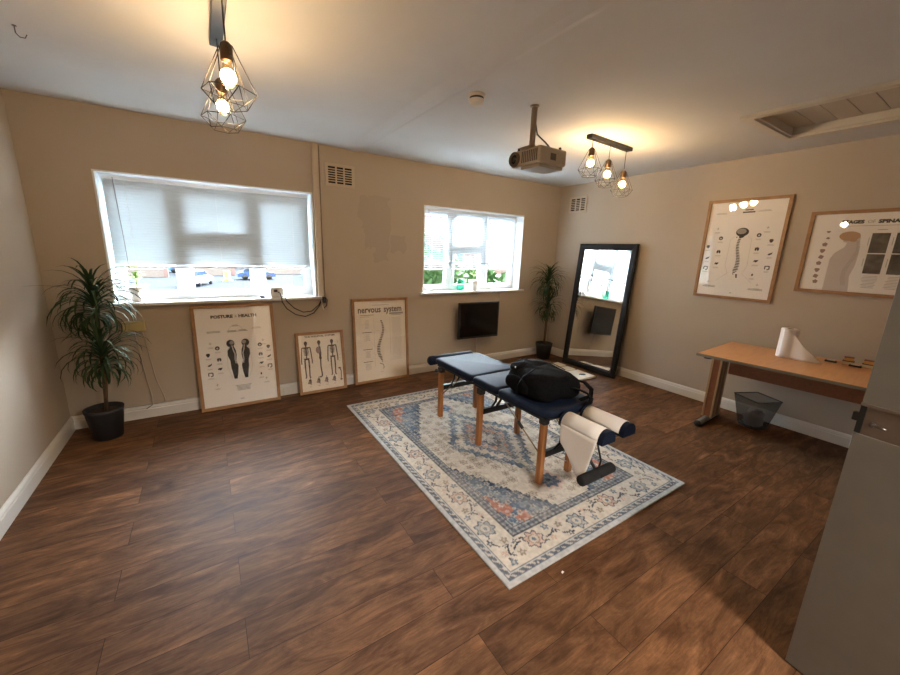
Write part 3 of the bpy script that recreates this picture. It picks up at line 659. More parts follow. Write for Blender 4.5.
# ------------------------------------------------------------------ leaning mirror
mr = thing('floor_mirror', 'tall black framed mirror leaning on the right wall near the corner', 'mirror', (4.135, 3.375, 0))
dv = Vector((math.sin(-.004), -math.cos(-.004), 0)); nv_ = Vector((0, 0, 1)).cross(dv) * -1
R = Matrix((dv, -nv_, Vector((0, 0, 1)))).transposed()
mw, mh, mf = .815, 1.625, .075
mr.rotation_euler = (R @ Matrix.Rotation(-math.radians(4.4), 3, 'X')).to_euler()
prof = [(0, 0), (0, -.028), (.012, -.036), (.055, -.030), (.075, -.016), (.075, 0)]
fr = MB()
def rail(mb, p, q, inw):
    # mitred moulding rail from p to q (x,z), inw = inward direction
    p, q, inw = Vector(p), Vector(q), Vector(inw); d = (q - p).normalized(); vs = []
    for end, sg in ((p, 1), (q, -1)):
        for a_, y_ in prof:
            c = end + inw * a_ + d * a_ * sg; vs.append((c.x, y_, c.y))
    k = len(prof); mb._add(vs, [(i, (i + 1) % k, k + (i + 1) % k, k + i) for i in range(k)])
rail(fr, (0, 0), (mw, 0), (0, 1)); rail(fr, (mw, 0), (mw, mh), (-1, 0)); rail(fr, (mw, mh), (0, mh), (0, -1)); rail(fr, (0, mh), (0, 0), (1, 0))
fr.build('frame', noisy('black_frame_paint', (.012, .012, .014), (.016, .015, .016), 6, .5, spec=.2), mr)
box(mf - .004, mw - mf + .004, -.012, -.006, mf - .004, mh - mf + .004).build('mirror_glass', mat('mirror_silver', (.88, .90, .89), .0, 1), mr)
box(.01, mw - .01, -.005, .0, .01, mh - .01).build('backing_board', M_blackp, mr)

# ------------------------------------------------------------------ tv
tv = thing('wall_television', 'black flat television on a wall bracket below the right window', 'television', (2.875, 3.745, .625), math.radians(-3))
box(-.305, .305, -.02, .012, -.23, .23, bev=.006).build('casing', M_blackp, tv)
box(-.285, .285, -.0215, -.0195, -.205, .215).build('screen', mat('tv_screen', (.004, .004, .005), .12), tv)
box(-.22, .22, .012, .045, -.17, .17, bev=.01).build('rear_cover', M_blackp, tv)
MB().box(-.10, .10, .045, .055, -.10, .10).box(-.03, .03, .055, .105, -.04, .04).box(-.10, .10, .100, .121, -.10, .10).build('wall_bracket', M_black, tv)
MB().tube([(.02, .03, -.17), (.03, .06, -.26), (.04, .09, -.38), (.045, .095, -.515)], .006, 6).build('power_cable', mat('pale_cable', (.42, .38, .33), .5), tv)

# ------------------------------------------------------------------ desk
dk = thing('office_desk', 'beech topped office desk on a grey metal foot by the right wall', 'desk', (3.292, 1.362, 0), math.radians(-90 + 4.2))
# local x runs away along the desk's length (towards -y), local y towards the wall
dl, dd = 1.6, .80
tp = MB(); tp.box(0, dl, 0, dd, .708, .730, bev=.004); tp.build('desk_top', M_beech, dk)
ring_ = MB().box(-.003, dl + .003, -.003, 0, .709, .729).box(-.003, 0, 0, dd, .709, .729).box(dl, dl + .003, 0, dd, .709, .729); ring_.build('edge_band', mat('grey_edging', (.22, .20, .15), .5), dk)
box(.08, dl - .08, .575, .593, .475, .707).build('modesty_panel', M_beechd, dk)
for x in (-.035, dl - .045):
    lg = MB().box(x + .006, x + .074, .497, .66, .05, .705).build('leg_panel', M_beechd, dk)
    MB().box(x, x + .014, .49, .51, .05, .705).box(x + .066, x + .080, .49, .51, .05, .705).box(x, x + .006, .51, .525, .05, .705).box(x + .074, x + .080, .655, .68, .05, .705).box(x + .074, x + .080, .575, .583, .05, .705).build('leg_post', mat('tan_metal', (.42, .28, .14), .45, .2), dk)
    ft = MB().tube([(x + .04, .31, .030), (x + .04, .76, .030)], .028, 14); f_ = ft.build('foot', mat('grey_foot_metal', (.20, .19, .18), .4, .5), dk)
    MB().tube([(x + .04, .302, .030), (x + .04, .311, .030)], .029, 14).build('end_cap', M_blackp, f_)
    for yy in (.40, .74): MB().tube([(x + .04, yy, .004), (x + .04, yy, .0001)], .02, 10).build('glide', M_blackp, f_)
    MB().box(max(.01, x + .01), min(dl - .01, x + .07), .10, .70, .685, .707).build('support_arm', M_black, dk)
MB().tube([(.06, .07, .688), (.06, .07, .7075)], .03, 12).build('cable_port', M_blackp, dk)

# paper roll with a loose sheet
pr = thing('kitchen_roll', 'white kitchen paper roll with a loose sheet standing on the desk', 'paper roll', (3.845, .965, .730))
rp = MB().lathe([(.020, .001), (.054, .001), (.055, .004), (.055, .226), (.054, .229), (.020, .229), (.020, .001)], n=32); rp.build('roll', M_roll, pr)
MB().lathe([(.0195, .002), (.0195, .230), (.0180, .230), (.0180, .002), (.0195, .002)], n=24).build('cardboard_core', mat('cardboard', (.30, .21, .13), .8), pr)
def sheet(u, v):
    # u along the unrolled sheet, v from bottom to top edge; leaves the roll on the camera side and sags to the right
    a0 = Vector((-.035, -.045)) ; e = Vector((-.02, -.225))
    if u < .25:
        t = math.radians(150 + (u / .25) * 75); p = Vector((math.cos(t), math.sin(t))) * .0565
    else:
        t = math.radians(225); p = Vector((math.cos(t), math.sin(t))) * .0565; k = (u - .25) / .75; p = p + (e - p) * k + Vector((-.02 * math.sin(k * PI), 0))
    k = max(0, (u - .12) / .88); top = .222 * (1 - k) ** 1.1 + .006
    return (p.x, p.y, .003 + v * top + .004 * math.sin(u * 9) * v)
solid(MB().grid(sheet, 24, 8).build('loose_sheet', M_roll, pr), .0008)

# bits at the back of the desk
M_amber = wood_mat('amber_wood', (.62, .33, .09), (.50, .25, .06), 9, (4, 4, 4), .4); M_brown = mat('dark_brown_wood', (.10, .04, .02), .4)
def blockstack(x, y, rz, label):
    o = thing('wooden_block', label, 'wooden block', (x, y, .730), rz)
    box(-.030, .030, -.022, .022, 0, .022, bev=.003).build('lower_block', mat('pale_block', (.60, .50, .28), .5), o)
    box(-.032, .032, -.024, .024, .022, .028).build('dark_band', M_brown, o)
    box(-.026, .026, -.020, .020, .028, .050, bev=.003).build('upper_block', M_amber, o)
    box(-.027, .027, -.021, .021, .050, .056, bev=.002).build('lid', mat('red_brown_lid', (.20, .07, .03), .4), o)
blockstack(4.045, .640, math.radians(-80), 'amber two tier block on the desk nearer the paper roll')
blockstack(4.050, .535, math.radians(-86), 'amber two tier block on the desk nearer the grey door')
for x, y, l_ in ((4.00, .725, 'small black tray with pale top at the left end of the desk blocks'), (3.985, .590, 'small black tray with pale top between the two amber blocks')):
    o = thing('small_tray', l_, 'tray', (x, y, .730), math.radians(-84)); box(-.034, .034, -.018, .018, 0, .013, bev=.004).build('tray', M_blackp, o); box(-.022, .022, -.011, .011, .013, .017, bev=.002).build('pale_insert', mat('pale_insert', (.55, .52, .50), .3), o)

# ------------------------------------------------------------------ waste bin
bn = thing('waste_bin', 'black wire mesh waste bin under the beech desk', 'bin', (4.085, 1.135, 0), math.radians(-26))
def rrect(hw, r, n=5):
    pts = []
    for cx, cy, t0 in ((1, 1, 0), (-1, 1, 90), (-1, -1, 180), (1, -1, 270)):
        for i in range(n + 1): t = math.radians(t0 + 90 * i / n); pts.append((cx * (hw - r) + r * math.cos(t), cy * (hw - r) + r * math.sin(t)))
    return pts
rings = [(.088, .05, .004), (.092, .05, .02), (.108, .035, .14), (.124, .012, .272)]
bm_ = MB(); pr_ = [rrect(h_, r_) for h_, r_, z in rings]; K = len(pr_[0]); vs = []
for q, (h_, r_, z) in zip(pr_, rings): vs += [(p[0], p[1], z) for p in q]
bm_.sm = True; bm_._add(vs, [(i * K + k, i * K + (k + 1) % K, (i + 1) * K + (k + 1) % K, (i + 1) * K + k) for i in range(len(rings) - 1) for k in range(K)])
bm_.build('mesh_body', M_mesh, bn)
MB().prism(rrect(.088, .05), .0, .005).build('base', M_black, bn)
MB().tube([(p[0], p[1], .272) for p in rrect(.124, .012)], .0045, 6, closed=True).build('rim', M_black, bn)
rg = random.Random(5)
bl = thing('crumpled_bag', 'crumpled clear plastic bag inside the wire waste bin', 'plastic bag', (4.075, 1.13, .007))
m_ = MB()
noise_t = [[rg.uniform(.8, 1.12) for _ in range(15)] for _ in range(9)]
m_.grid(lambda u, v: (lambda r: (r * math.cos(2 * PI * u), r * math.sin(2 * PI * u), .002 + .15 * (1 - math.cos(PI * v)) / 2 * noise_t[int(v * 8)][int(u * 14)]))(.078 * math.sin(PI * max(.02, min(.98, v * .9 + .08))) ** .5 * noise_t[int(v * 8)][int(u * 13.99) % 14]), 14, 8, closed_u=True)
m_.build('bag_film', M_bag, bl)

# ------------------------------------------------------------------ bathroom scale and two cream boards on the floor
sc = thing('bathroom_scale', 'flat white bathroom scale with a dark display in front of the mirror', 'scale', (3.775, 2.835, 0), math.radians(-3))
M_cw = mat('cream_white', (.82, .77, .66), .4)
box(-.155, .155, -.145, .145, .006, .032, bev=.010).build('platform', M_cw, sc)
MB()._ell((.04, -.03, .0325), .05, 1, .75, .06, 20, 6).build('display', mat('dark_display', (.03, .03, .035), .2), sc)
for x in (-.11, .11):
    for y in (-.11, .11): MB().tube([(x, y, 0), (x, y, .008)], .012, 10).build('foot', M_blackp, sc)
tag(box(-.16, .16, -.07, .07, 0, .022, bev=.006).build('foam_board', M_cw, loc=(3.80, 3.09, 0)), 'narrow cream board lying on the floor next to the bathroom scale', 'board')
tag(box(-.155, .155, -.075, .075, 0, .022, bev=.006).build('foam_board', M_cw, loc=(3.83, 3.27, 0)), 'cream board on the floor nearest the corner plant', 'board')

# ------------------------------------------------------------------ plants
M_leaf = noisy('dark_green_leaf', (.016, .038, .014), (.035, .07, .024), 20, .6, spec=.25)
M_stem = noisy('brown_cane', (.16, .10, .05), (.10, .06, .03), 30, .8)
M_soil = noisy('potting_soil', (.03, .02, .012), (.06, .04, .025), 60, .95, bump=.4)
M_pot = noisy('charcoal_pot', (.018, .020, .024), (.026, .028, .032), 12, .6)
def leaf(mb, base, az, el, length, w, droop, seg=7, lim=None):
    p = Vector(base); e = el; vs = []; side = Vector((-math.sin(az), math.cos(az), 0)); step = length / seg
    for i in range(seg + 1):
        t = i / seg; ww = w * (math.sin(PI * min(1, .18 + t * .82)) ** .7 if t < 1 else .02) * .5
        d = Vector((math.cos(az) * math.cos(e), math.sin(az) * math.cos(e), math.sin(e))); nrm = side.cross(d)
        vs += [p - side * ww + nrm * -ww * .35, p.copy(), p + side * ww + nrm * -ww * .35]
        p = p + d * step
        if lim: p.x = min(max(p.x, lim[0]), lim[1]); p.y = min(p.y, lim[2])
        e -= droop * (1.2 if t > .2 else .6) / seg
    mb.sm = True
    mb._add(vs, [(i * 3 + k, i * 3 + k + 1, i * 3 + 4 + k, i * 3 + 3 + k) for i in range(seg) for k in (0, 1)])
def pot(root, r0, r1, h, m=None):
    MB().lathe([(0.001, 0), (r0, 0), (r0 + (r1 - r0) * .9, h * .88), (r1, h * .9), (r1 + .002, h), (r1 - .010, h), (r1 - .014, h * .86), (0.001, h * .86)], n=32).build('pot', m or M_pot, root)
    MB().lathe([(0.001, h * .88), (r1 - .0165, h * .865)], n=24).build('soil', M_soil, root)
def dracaena(label, loc, r0, r1, ph, crowns, seed, lim):
    root = thing('potted_dracaena', label, 'potted plant', loc); pot(root, r0, r1, ph); rg = random.Random(seed)
    for (cx, cy, cz, n, ln, w) in crowns:
        st = MB().tube([(cx * .25, cy * .25, ph * .86), (cx * .55 + .01, cy * .6, (cz + ph) * .5), (cx, cy, cz + .03)], [.011, .010, .009], 8).build('stem', M_stem, root)
        mb = MB()
        for k in range(n):
            t = k / n; az = k * 2.39996 + rg.uniform(-.3, .3); el = 1.45 - 1.6 * t + rg.uniform(-.2, .2); le = ln * (.70 + .35 * math.sin(PI * min(1, t + .2))) * rg.uniform(.8, 1.15)
            zz = cz + .09 - .17 * t
            dr = (1.5 + 1.5 * t) * rg.uniform(.8, 1.25)
            # stay out of the walls
            ex = loc[0] + cx + math.cos(az) * le * .85; ey = loc[1] + cy + math.sin(az) * le * .85
            if ex < lim[0] or ex > lim[1] or ey > lim[2]: el = max(el, .75); dr = max(dr, 2.4); le *= .62
            leaf(mb, (cx, cy, zz), az, el, le, w * rg.uniform(.8, 1.1), dr, 7, (lim[0] - loc[0], lim[1] - loc[0], lim[2] - loc[1]))
        mb.build('leaves', M_leaf, st)
    return root
lp = dracaena('large potted dracaena with drooping dark leaves in the left corner', (-.745, 3.60, 0), .088, .116, .235,
         [(.05, .0, .985, 115, .38, .018), (.05, -.02, .61, 110, .35, .017)], 4, (XL + .03, 9, D - .03))
lv = MB(); leaf(lv, (-.02, .0, 1.12), math.radians(238), .28, .36, .010, .30, 9); leaf(lv, (-.01, .0, 1.0), math.radians(-20), .75, .42, .014, .9, 9); lv.build('stray_leaf', M_leaf, lp)
dracaena('slimmer potted dracaena in the far right corner beside the mirror', (4.02, 3.655, 0), .088, .118, .225,
         [(-.06, -.03, 1.07, 110, .34, .017), (-.045, -.05, .72, 90, .29, .016)], 9, (0, XR - .03, D - .03))
M_sprout = noisy('light_green_leaf', (.20, .34, .06), (.30, .42, .10), 20, .5)
M_wpot = mat('white_ceramic', (.80, .76, .72), .3)
def sillplant(label, loc, s, seed, sprout):
    root = thing('small_potted_plant', label, 'potted plant', loc); rg = random.Random(seed)
    pot(root, .036 * s, .052 * s, .105 * s, M_wpot)
    st = MB().tube([(0, 0, .09 * s), (.004, 0, .165 * s)], .004, 6).build('stem', mat('green_stem', (.18, .25, .07), .6), root)
    mb = MB()
    for k in range(sprout):
        leaf(mb, (.003, 0, .14 * s + .02 * (k % 3)), k * 2.4 + rg.uniform(-.3, .3), rg.uniform(.3, 1.2), .075 * s, .020, .9, 5)
    mb.build('leaves', M_sprout, st)
sillplant('small bright green plant in a white pot on the left window sill', (-.482, 3.905, .987), 1.15, 2, 14)
sillplant('small green plant in a white pot on the right window sill', (2.885, 3.90, .987), 1.25, 3, 10)
jr = thing('glass_jar', 'pale green glass jar on the right window sill beside the white pot', 'jar', (2.69, 3.915, .987))
MB().lathe([(.001, .002), (.045, .002), (.050, .02), (.050, .105), (.040, .125), (.042, .14), (.039, .14), (.037, .126), (.046, .104), (.046, .02), (.04, .006), (.001, .006)], n=24).build('jar_body', M_jar, jr)

# ------------------------------------------------------------------ treatment table
M_vinyl = noisy('navy_vinyl', (.007, .012, .027), (.010, .016, .033), 40, .58, spec=.10)
tb = thing('chiropractic_table', 'portable navy chiropractic table on wooden legs standing on the rug', 'treatment table', (1.86, 2.05, .009))
def cushion(name, pts, z0, z1, r=.02):
    """upholstered slab with rounded edges; pts = outline (local)"""
    cx = sum(p[0] for p in pts) / len(pts); cy = sum(p[1] for p in pts) / len(pts)
    mb = MB(); mb.sm = True; levels = []
    for k in range(5): t = k / 4 * PI / 2; levels.append((r * (1 - math.sin(t)), z0 + r * (1 - math.cos(t))))
    levels = [(r * (1 - math.sin(k / 4 * PI / 2)), z0 + r * (1 - math.cos(k / 4 * PI / 2))) for k in range(5)] + [(r * (1 - math.cos(k / 4 * PI / 2)), z1 - r + r * math.sin(k / 4 * PI / 2)) for k in range(5)]
    n = len(pts); vs = []
    for ins, z in levels:
        for p in pts:
            d = Vector((p[0] - cx, p[1] - cy)); sx = max(.0, 1 - ins / max(abs(d.x), .05)) if abs(d.x) > 1e-6 else 1; sy = max(0, 1 - ins / max(abs(d.y), .05)) if abs(d.y) > 1e-6 else 1
            vs.append((cx + d.x * sx, cy + d.y * sy, z))
    L_ = len(levels)
    mb._add(vs, [(i * n + k, i * n + (k + 1) % n, (i + 1) * n + (k + 1) % n, (i + 1) * n + k) for i in range(L_ - 1) for k in range(n)] + [list(range(n)), list(range((L_ - 1) * n, L_ * n))])
    return mb.build(name, M_vinyl, tb)
def rr4(x0, x1, y0, y1, rs, n=6):
    # rounded rect, rs radii for (x1y1, x0y1, x0y0, x1y0)
    pts = []
    for (cx, sx, cy, sy, t0, r) in ((x1, -1, y1, -1, 0, rs[0]), (x0, 1, y1, -1, 90, rs[1]), (x0, 1, y0, 1, 180, rs[2]), (x1, -1, y0, 1, 270, rs[3])):
        for i in range(n + 1): t = math.radians(t0 + 90 * i / n); pts.append((cx + sx * r + r * math.cos(t), cy + sy * r + r * math.sin(t)))
    return pts
ZT = .541
cushion('foot_cushion', rr4(-.24, .235, .115, .665, (.03,) * 4), ZT - .055, ZT)
cushion('middle_cushion', rr4(-.24, .235, -.185, .105, (.02,) * 4), ZT - .055, ZT)
cushion('seat_cushion', rr4(-.24, .235, -.665, -.195, (.02, .02, .14, .14)), ZT - .060, ZT)
box(-.215, .21, .12, .655, ZT - .075, ZT - .056).build('foot_board', M_black, tb)
box(-.215, .21, -.62, .10, ZT - .075, ZT - .061).build('base_board', M_black, tb)
MB().tube([(-.26, .735, ZT - .045), (-.245, .735, ZT - .045), (.205, .735, ZT - .045), (.22, .735, ZT - .045)], [.028, .042, .042, .028], 18).build('foot_roller', M_vinyl, tb)
for x in (-.1, .08): MB().tube([(x, .74, ZT - .07), (x, .60, ZT - .085)], .01, 8).build('roller_bracket', M_black, tb)
legs = [(-.20, .61), (.20, .62), (-.205, .03), (.19, .025), (-.16, -.565), (.12, -.565)]
ztop = ZT - .076
for i, (x, y) in enumerate(legs):
    l_ = box(x - .019, x + .019, y - .019, y + .019, 0, ztop - .03, bev=.004).build('leg', M_leg, tb)
    box(x - .024, x + .024, y - .024, y + .024, ztop - .045, ztop, bev=.003).build('leg_bracket', M_blackp, l_)
for k in (0, 2, 4):
    (x0, y0), (x1, y1) = legs[k], legs[k + 1]; zz = .275 if k < 4 else .20
    MB().box(x0 + .019, x1 - .019, min(y0, y1) - .012, min(y0, y1) + .016, zz - .022, zz + .022, bev=.004).build('cross_bar', M_black, tb)
    xm = x0 + .10
    MB().tube([(xm, y0 - .02, zz + .03), (xm, y0 - .06, zz + .09), (xm + .01, y0 - .06, ztop)], .009, 8).tube([(xm + .05, y0 - .02, zz + .03), (xm + .05, y0 - .06, zz + .09), (xm + .05, y0 - .06, ztop)], .009, 8).build('folding_arm', M_black, tb)
for a_, b_ in (((-.19, -.20, ztop), (-.168, -.548, .215)), ((.18, -.20, ztop), (.128, -.548, .215)), ((-.19, .30, ztop), (-.20, .592, .22)), ((.19, .33, ztop), (.20, .60, .22)), ((.0, .25, ztop), (.16, .05, .22))):
    rd = MB().tube([a_, b_], .005, 8).build('diagonal_brace', mat('bronze_rod', (.30, .24, .16), .35, .8), tb)
    mid = Vector(a_).lerp(Vector(b_), .45); e_ = Vector(a_).lerp(Vector(b_), .58); MB().tube([mid, e_], .011, 8).build('lock_sleeve', M_blackp, rd)
MB().tube([(-.10, -.56, .20), (.118, -.575, .07)], .004, 6).build('tension_rod', M_steel, tb)
MB().tube([(-.27, .57, ZT - .085), (-.225, .57, ZT - .085)], .008, 8).ball((-.275, .57, ZT - .085), .016).build('adjusting_knob', M_blackp, tb)
# head bolsters
for x in (-.115, .075):
    mb = MB(); prof_ = [(math.cos(t) * .058, math.sin(t) * .058) for t in [PI * i / 12 for i in range(13)]]
    cap = [(p[0] + x, p[1] + ZT - .055) for p in prof_] + [(x - .058, ZT - .072), (x + .058, ZT - .072)]
    mb.prism(cap, -.985, -.685, 'y'); bo = mb.build('head_bolster', M_vinyl, tb)
    pm = MB(); pm.grid(lambda u, v, x=x: (x + math.cos(PI * (1 - u)) * .0605, -.955 + v * .25, ZT - .056 + math.sin(PI * u) * .0605), 14, 3); solid(pm.build('paper_cover', M_paper, tb), .0008)
MB().box(-.10, .07, -.90, -.64, ZT - .092, ZT - .073).box(-.03, .01, -.66, -.52, ZT - .10, ZT - .078).build('headrest_frame', M_black, tb)
# paper hanging from the left bolster
def drape(u, v):
    y0 = -.705 - .0 * v; y1 = -.955
    y = y0 + (y1 - y0) * u; y = y0 + (y - y0) * (1 - .22 * v) - .02 * v * (1 - u)
    zb = ZT - .056 - v * (.11 + .19 * u)
    return (-.1765 - .010 * v - .006 * math.sin(u * 6 + v * 3) * v, y, zb)
solid(MB().grid(drape, 16, 10).build('hanging_paper', M_paper, tb), .0008)
# arm rest roller
MB().tube([(-.275, -.950, .275), (-.268, -.950, .275), (-.14, -.950, .275), (-.135, -.95, .275), (-.125, -.95, .275), (-.12, -.95, .275), (.0, -.950, .275), (.010, -.950, .275)], [.018, .030, .030, .024, .024, .030, .030, .018], 16).build('arm_rest_roller', mat('black_foam', (.008, .008, .009), .85), tb)
MB().tube([(-.12, -.93, .285), (-.10, -.86, .33), (-.06, -.80, .44), (-.04, -.78, ZT - .09)], .009, 8).tube([(-.11, -.94, .28), (-.03, -.90, .30), (.0, -.82, .44)], .006, 6).build('arm_rest_strut', M_black, tb)

# ------------------------------------------------------------------ backpack on the table
bp_ = thing('backpack', 'bulky black backpack lying on the treatment table', 'backpack', (1.865, 1.675, .550), math.radians(-8))
M_nylon = noisy('black_nylon', (.003, .003, .0035), (.007, .007, .008), 60, .9, bump=.3, spec=.08)
def blob(name, c, a, pw, par, m, bumpy=.012, seed=1, flat=True, n=36, mm=18):
    rg = random.Random(seed); ph = [rg.uniform(0, 6) for _ in range(6)]
    def fn(u, v):
        th = 2 * PI * u; f = -PI / 2 + PI * v
        ce = lambda t, e: math.copysign(abs(math.cos(t)) ** e, math.cos(t)); se = lambda t, e: math.copysign(abs(math.sin(t)) ** e, math.sin(t))
        x = a[0] * ce(f, pw) * ce(th, pw); y = a[1] * ce(f, pw) * se(th, pw); z = a[2] * se(f, pw)
        k = 1 + bumpy / a[2] * (math.sin(x * 31 + ph[0]) * math.sin(y * 27 + ph[1]) + .6 * math.sin(y * 53 + z * 40 + ph[2]) * math.cos(x * 47 + ph[3]))
        z = z * k * (1 + (.16 * y / a[1] - .10 * x / a[0] if z > 0 else 0))
        if flat: z = max(z, -a[2] * .93)
        return (c[0] + x * (1 - .12 * (z / a[2] > 0) * z / a[2]), c[1] + y * (1 - .12 * (z / a[2] > 0) * z / a[2]), c[2] + z)
    return MB().grid(fn, n, mm, closed_u=True).build(name, m, par)
bd = blob('main_body', (0, 0, .080), (.195, .205, .084), .42, bp_, M_nylon, .010, 3)
blob('front_pocket', (-.02, -.03, .137), (.150, .150, .035), .6, bp_, M_nylon, .006, 5, False)
blob('side_pocket', (-.185, .03, .065), (.030, .13, .050), .6, bp_, M_nylon, .006, 6)
blob('top_pocket', (-.02, .12, .150), (.15, .08, .035), .6, bp_, M_nylon, .006, 8, False)
MB().tube([(-.14, .13, .166), (-.11, .14, .180), (-.03, .145, .187), (.06, .12, .182), (.12, .05, .172), (.13, -.06, .160)], .0032, 6).build('zipper', mat('grey_zip', (.14, .14, .15), .35, .6), bp_)
MB().tube([(-.165, .10, .165), (-.160, .10, .148)], [.005, .003], 6).build('zip_puller', M_steel, bp_)
def strap(name, pts, w=.02, t=.003):
    P = [Vector(p) for p in pts]; mb = MB(); vs = []
    for i, p in enumerate(P):
        d = (P[min(i + 1, len(P) - 1)] - P[max(0, i - 1)]).normalized(); s_ = d.cross(Vector((0, 0, 1))); s_ = s_.normalized() if s_.length > .05 else Vector((1, 0, 0))
        vs += [p - s_ * w / 2, p + s_ * w / 2]
    mb.sm = True; mb._add(vs, [(2 * i, 2 * i + 1, 2 * i + 3, 2 * i + 2) for i in range(len(P) - 1)]); o = mb.build(name, M_nylon, bp_); solid(o, t); return o
strap('shoulder_strap', [(.06, -.19, .09), (.10, -.235, .085), (.15, -.26, .06), (.155, -.29, .035), (.13, -.31, .022), (.09, -.315, .018)], .028, .006)
strap('shoulder_strap', [(.17, -.10, .10), (.205, -.17, .10), (.20, -.24, .075), (.17, -.27, .045), (.10, -.25, .02)], .030, .008)
strap('carry_handle', [(-.06, .20, .12), (-.05, .235, .15), (.0, .245, .165), (.05, .235, .15), (.06, .20, .12)], .02, .005)
strap('compression_strap', [(-.228, -.02, .02), (-.232, -.03, .08), (-.20, -.04, .14), (-.12, -.05, .190)], .018, .003)

# ------------------------------------------------------------------ pendant lamps
M_emit = mat('bulb_filament', (1, .8, .5), .5, emit=(1, .74, .42), es=22)
def pendant(parent, x, y, drop):
    z0 = -.045 - drop           # top of the socket
    MB().tube([(x, y, -.028), (x, y, z0)], .0028, 6).build('flex', M_blackp, parent)
    so = MB().lathe([(.001, z0 + .004), (.012, z0), (.022, z0 - .012), (.022, z0 - .060), (.019, z0 - .064), (.001, z0 - .064)], (x, y, 0), 18).build('lamp_holder', noisy('copper_black_metal', (.05, .03, .02), (.09, .055, .03), 8, .35, metal=.7), parent)
    zb = z0 - .064
    bu = MB().lathe([(.013, zb), (.014, zb - .012), (.026, zb - .035), (.030, zb - .055), (.026, zb - .075), (.014, zb - .088), (.001, zb - .092)], (x, y, 0), 20).build('bulb', M_bulbglass, so)
    MB().ball((x, y, zb - .050), .027, n=14, m=10).build('glowing_filament', M_emit, bu)
    l = bpy.data.lights.new('bulb_light', 'POINT'); l.energy = BULB_W; l.color = (1, .72, .44); l.shadow_soft_size = .035
    lo = bpy.data.objects.new('bulb_light', l); C.objects.link(lo); lo.parent = parent; lo.location = (x, y, zb - .050)
    hexa = lambda r, z, off: [(x + r * math.cos(math.radians(off + 60 * i)), y + r * math.sin(math.radians(off + 60 * i)), z) for i in range(6)]
    T_ = hexa(.021, z0 - .01, 15); Wd = hexa(.094, z0 - .165, 15); Bt = hexa(.058, z0 - .215, 45); r = .0017
    mb = MB()
    for i in range(6):
        j = (i + 1) % 6
        for p, q in ((T_[i], Wd[i]), (T_[i], T_[j]), (Wd[i], Wd[j]), (Wd[i], Bt[i]), (Wd[j], Bt[i]), (Bt[i], Bt[j])): mb.tube([p, q], r, 5)
    mb.build('wire_cage', mat('black_wire', (.02, .018, .016), .4, .5), so)
def fixture(label, loc, rz, half, drops):
    root = thing('pendant_lamp', label, 'pendant lamp', loc, rz)
    box(-half, half, -.026, .026, -.030, 0, bev=.004).build('ceiling_bar', M_black, root)
    for x, d in drops: pendant(root, x, 0, d)
    return root
fixture('black bar pendant with two wire cages at the top left of the ceiling', (.140, 1.96, H), PI / 2, .36, [(.27, .145), (-.17, .165)])
fixture('black bar pendant with three glowing wire cages beside the projector', (2.93, 2.14, H), math.radians(3), .30, [(-.245, .045), (0, .095), (.245, .145)])

# ------------------------------------------------------------------ projector
pj = thing('ceiling_projector', 'beige projector hanging from a ceiling pole', 'projector', (1.885, 1.975, H))
M_pj = noisy('beige_projector_plastic', (.40, .33, .24), (.37, .30, .22), 5, .4)
MB().tube([(0, 0, 0), (0, 0, -.006)], .030, 20).box(-.014, .014, -.014, .014, -.25, -.01, bev=.003).box(-.06, .06, -.05, .05, -.262, -.25).build('mount', mat('bronze_pole', (.26, .20, .14), .4, .5), pj)
body = box(-.045, .205, -.125, .150, -.362, -.258, bev=.016).build('projector_body', M_pj, pj)
box(-.03, .19, -.11, .06, -.382, -.362, bev=.006).build('lower_housing', M_pj, body)
gr = MB()
for i in range(9): gr.box(-.047, -.043, -.100 + i * .0165, -.092 + i * .0165, -.345, -.275)
gr.build('grille', mat('dark_grille', (.07, .05, .035), .6), body)
box(.05, .10, -.127, -.122, -.335, -.295).build('side_port', mat('dark_grille', (.1, .1, .1)), body)
mb = MB(); T0 = Matrix.Translation((-.045, .105, -.312)) @ Matrix.Rotation(-PI / 2, 4, 'Y'); mb.T = T0
mb.lathe([(.046, -.01), (.046, .016), (.040, .022), (.034, .018), (.032, .002), (.001, .0)], n=24); mb.build('lens_ring', mat('dark_lens_ring', (.10, .075, .05), .4), body)
mb = MB(); mb.T = T0; mb.lathe([(.030, .003), (.028, .010), (.001, .014)], n=20); mb.build('lens', mat('lens_glass', (.01, .01, .012), .05), body)
for x, y in ((-.02, .10), (.17, -.09)): MB().tube([(x, y, -.260), (x, y, -.240)], .009, 10).build('foot_knob', M_blackp, body)
MB().tube([(.0, .012, -.02), (.03, .01, -.10), (.02, -.02, -.17), (.06, -.06, -.22), (.09, -.08, -.255)], .005, 8).build('cable', M_blackp, pj)

# ------------------------------------------------------------------ smoke detector, hook, vents, wall boxes, cables
sd = thing('smoke_detector', 'round cream smoke detector with a dark band on the ceiling', 'smoke detector', (1.485, 2.065, H))
MB().lathe([(.001, 0), (.050, 0), (.050, -.016), (.044, -.018)], n=28).build('base', M_cream, sd)
MB().lathe([(.043, -.017), (.043, -.028)], n=28).build('sensor_band', M_blackp, sd)
MB().lathe([(.044, -.028), (.046, -.032), (.044, -.048), (.036, -.058), (.001, -.060)], n=28).build('cover', M_cream, sd)
hk = MB().tube([(0, 0, 0), (0, 0, -.03), (.012, 0, -.045), (.03, -.004, -.045), (.038, -.006, -.03)], .0022, 6).tube([(0, 0, -.0005), (0, 0, -.004)], .008, 8)
tag(hk.build('ceiling_hook', mat('hook_metal', (.2, .18, .16), .4, .8), loc=(-.625, 2.735, H)), 'small bent wire hook in the ceiling at the upper left', 'hook')
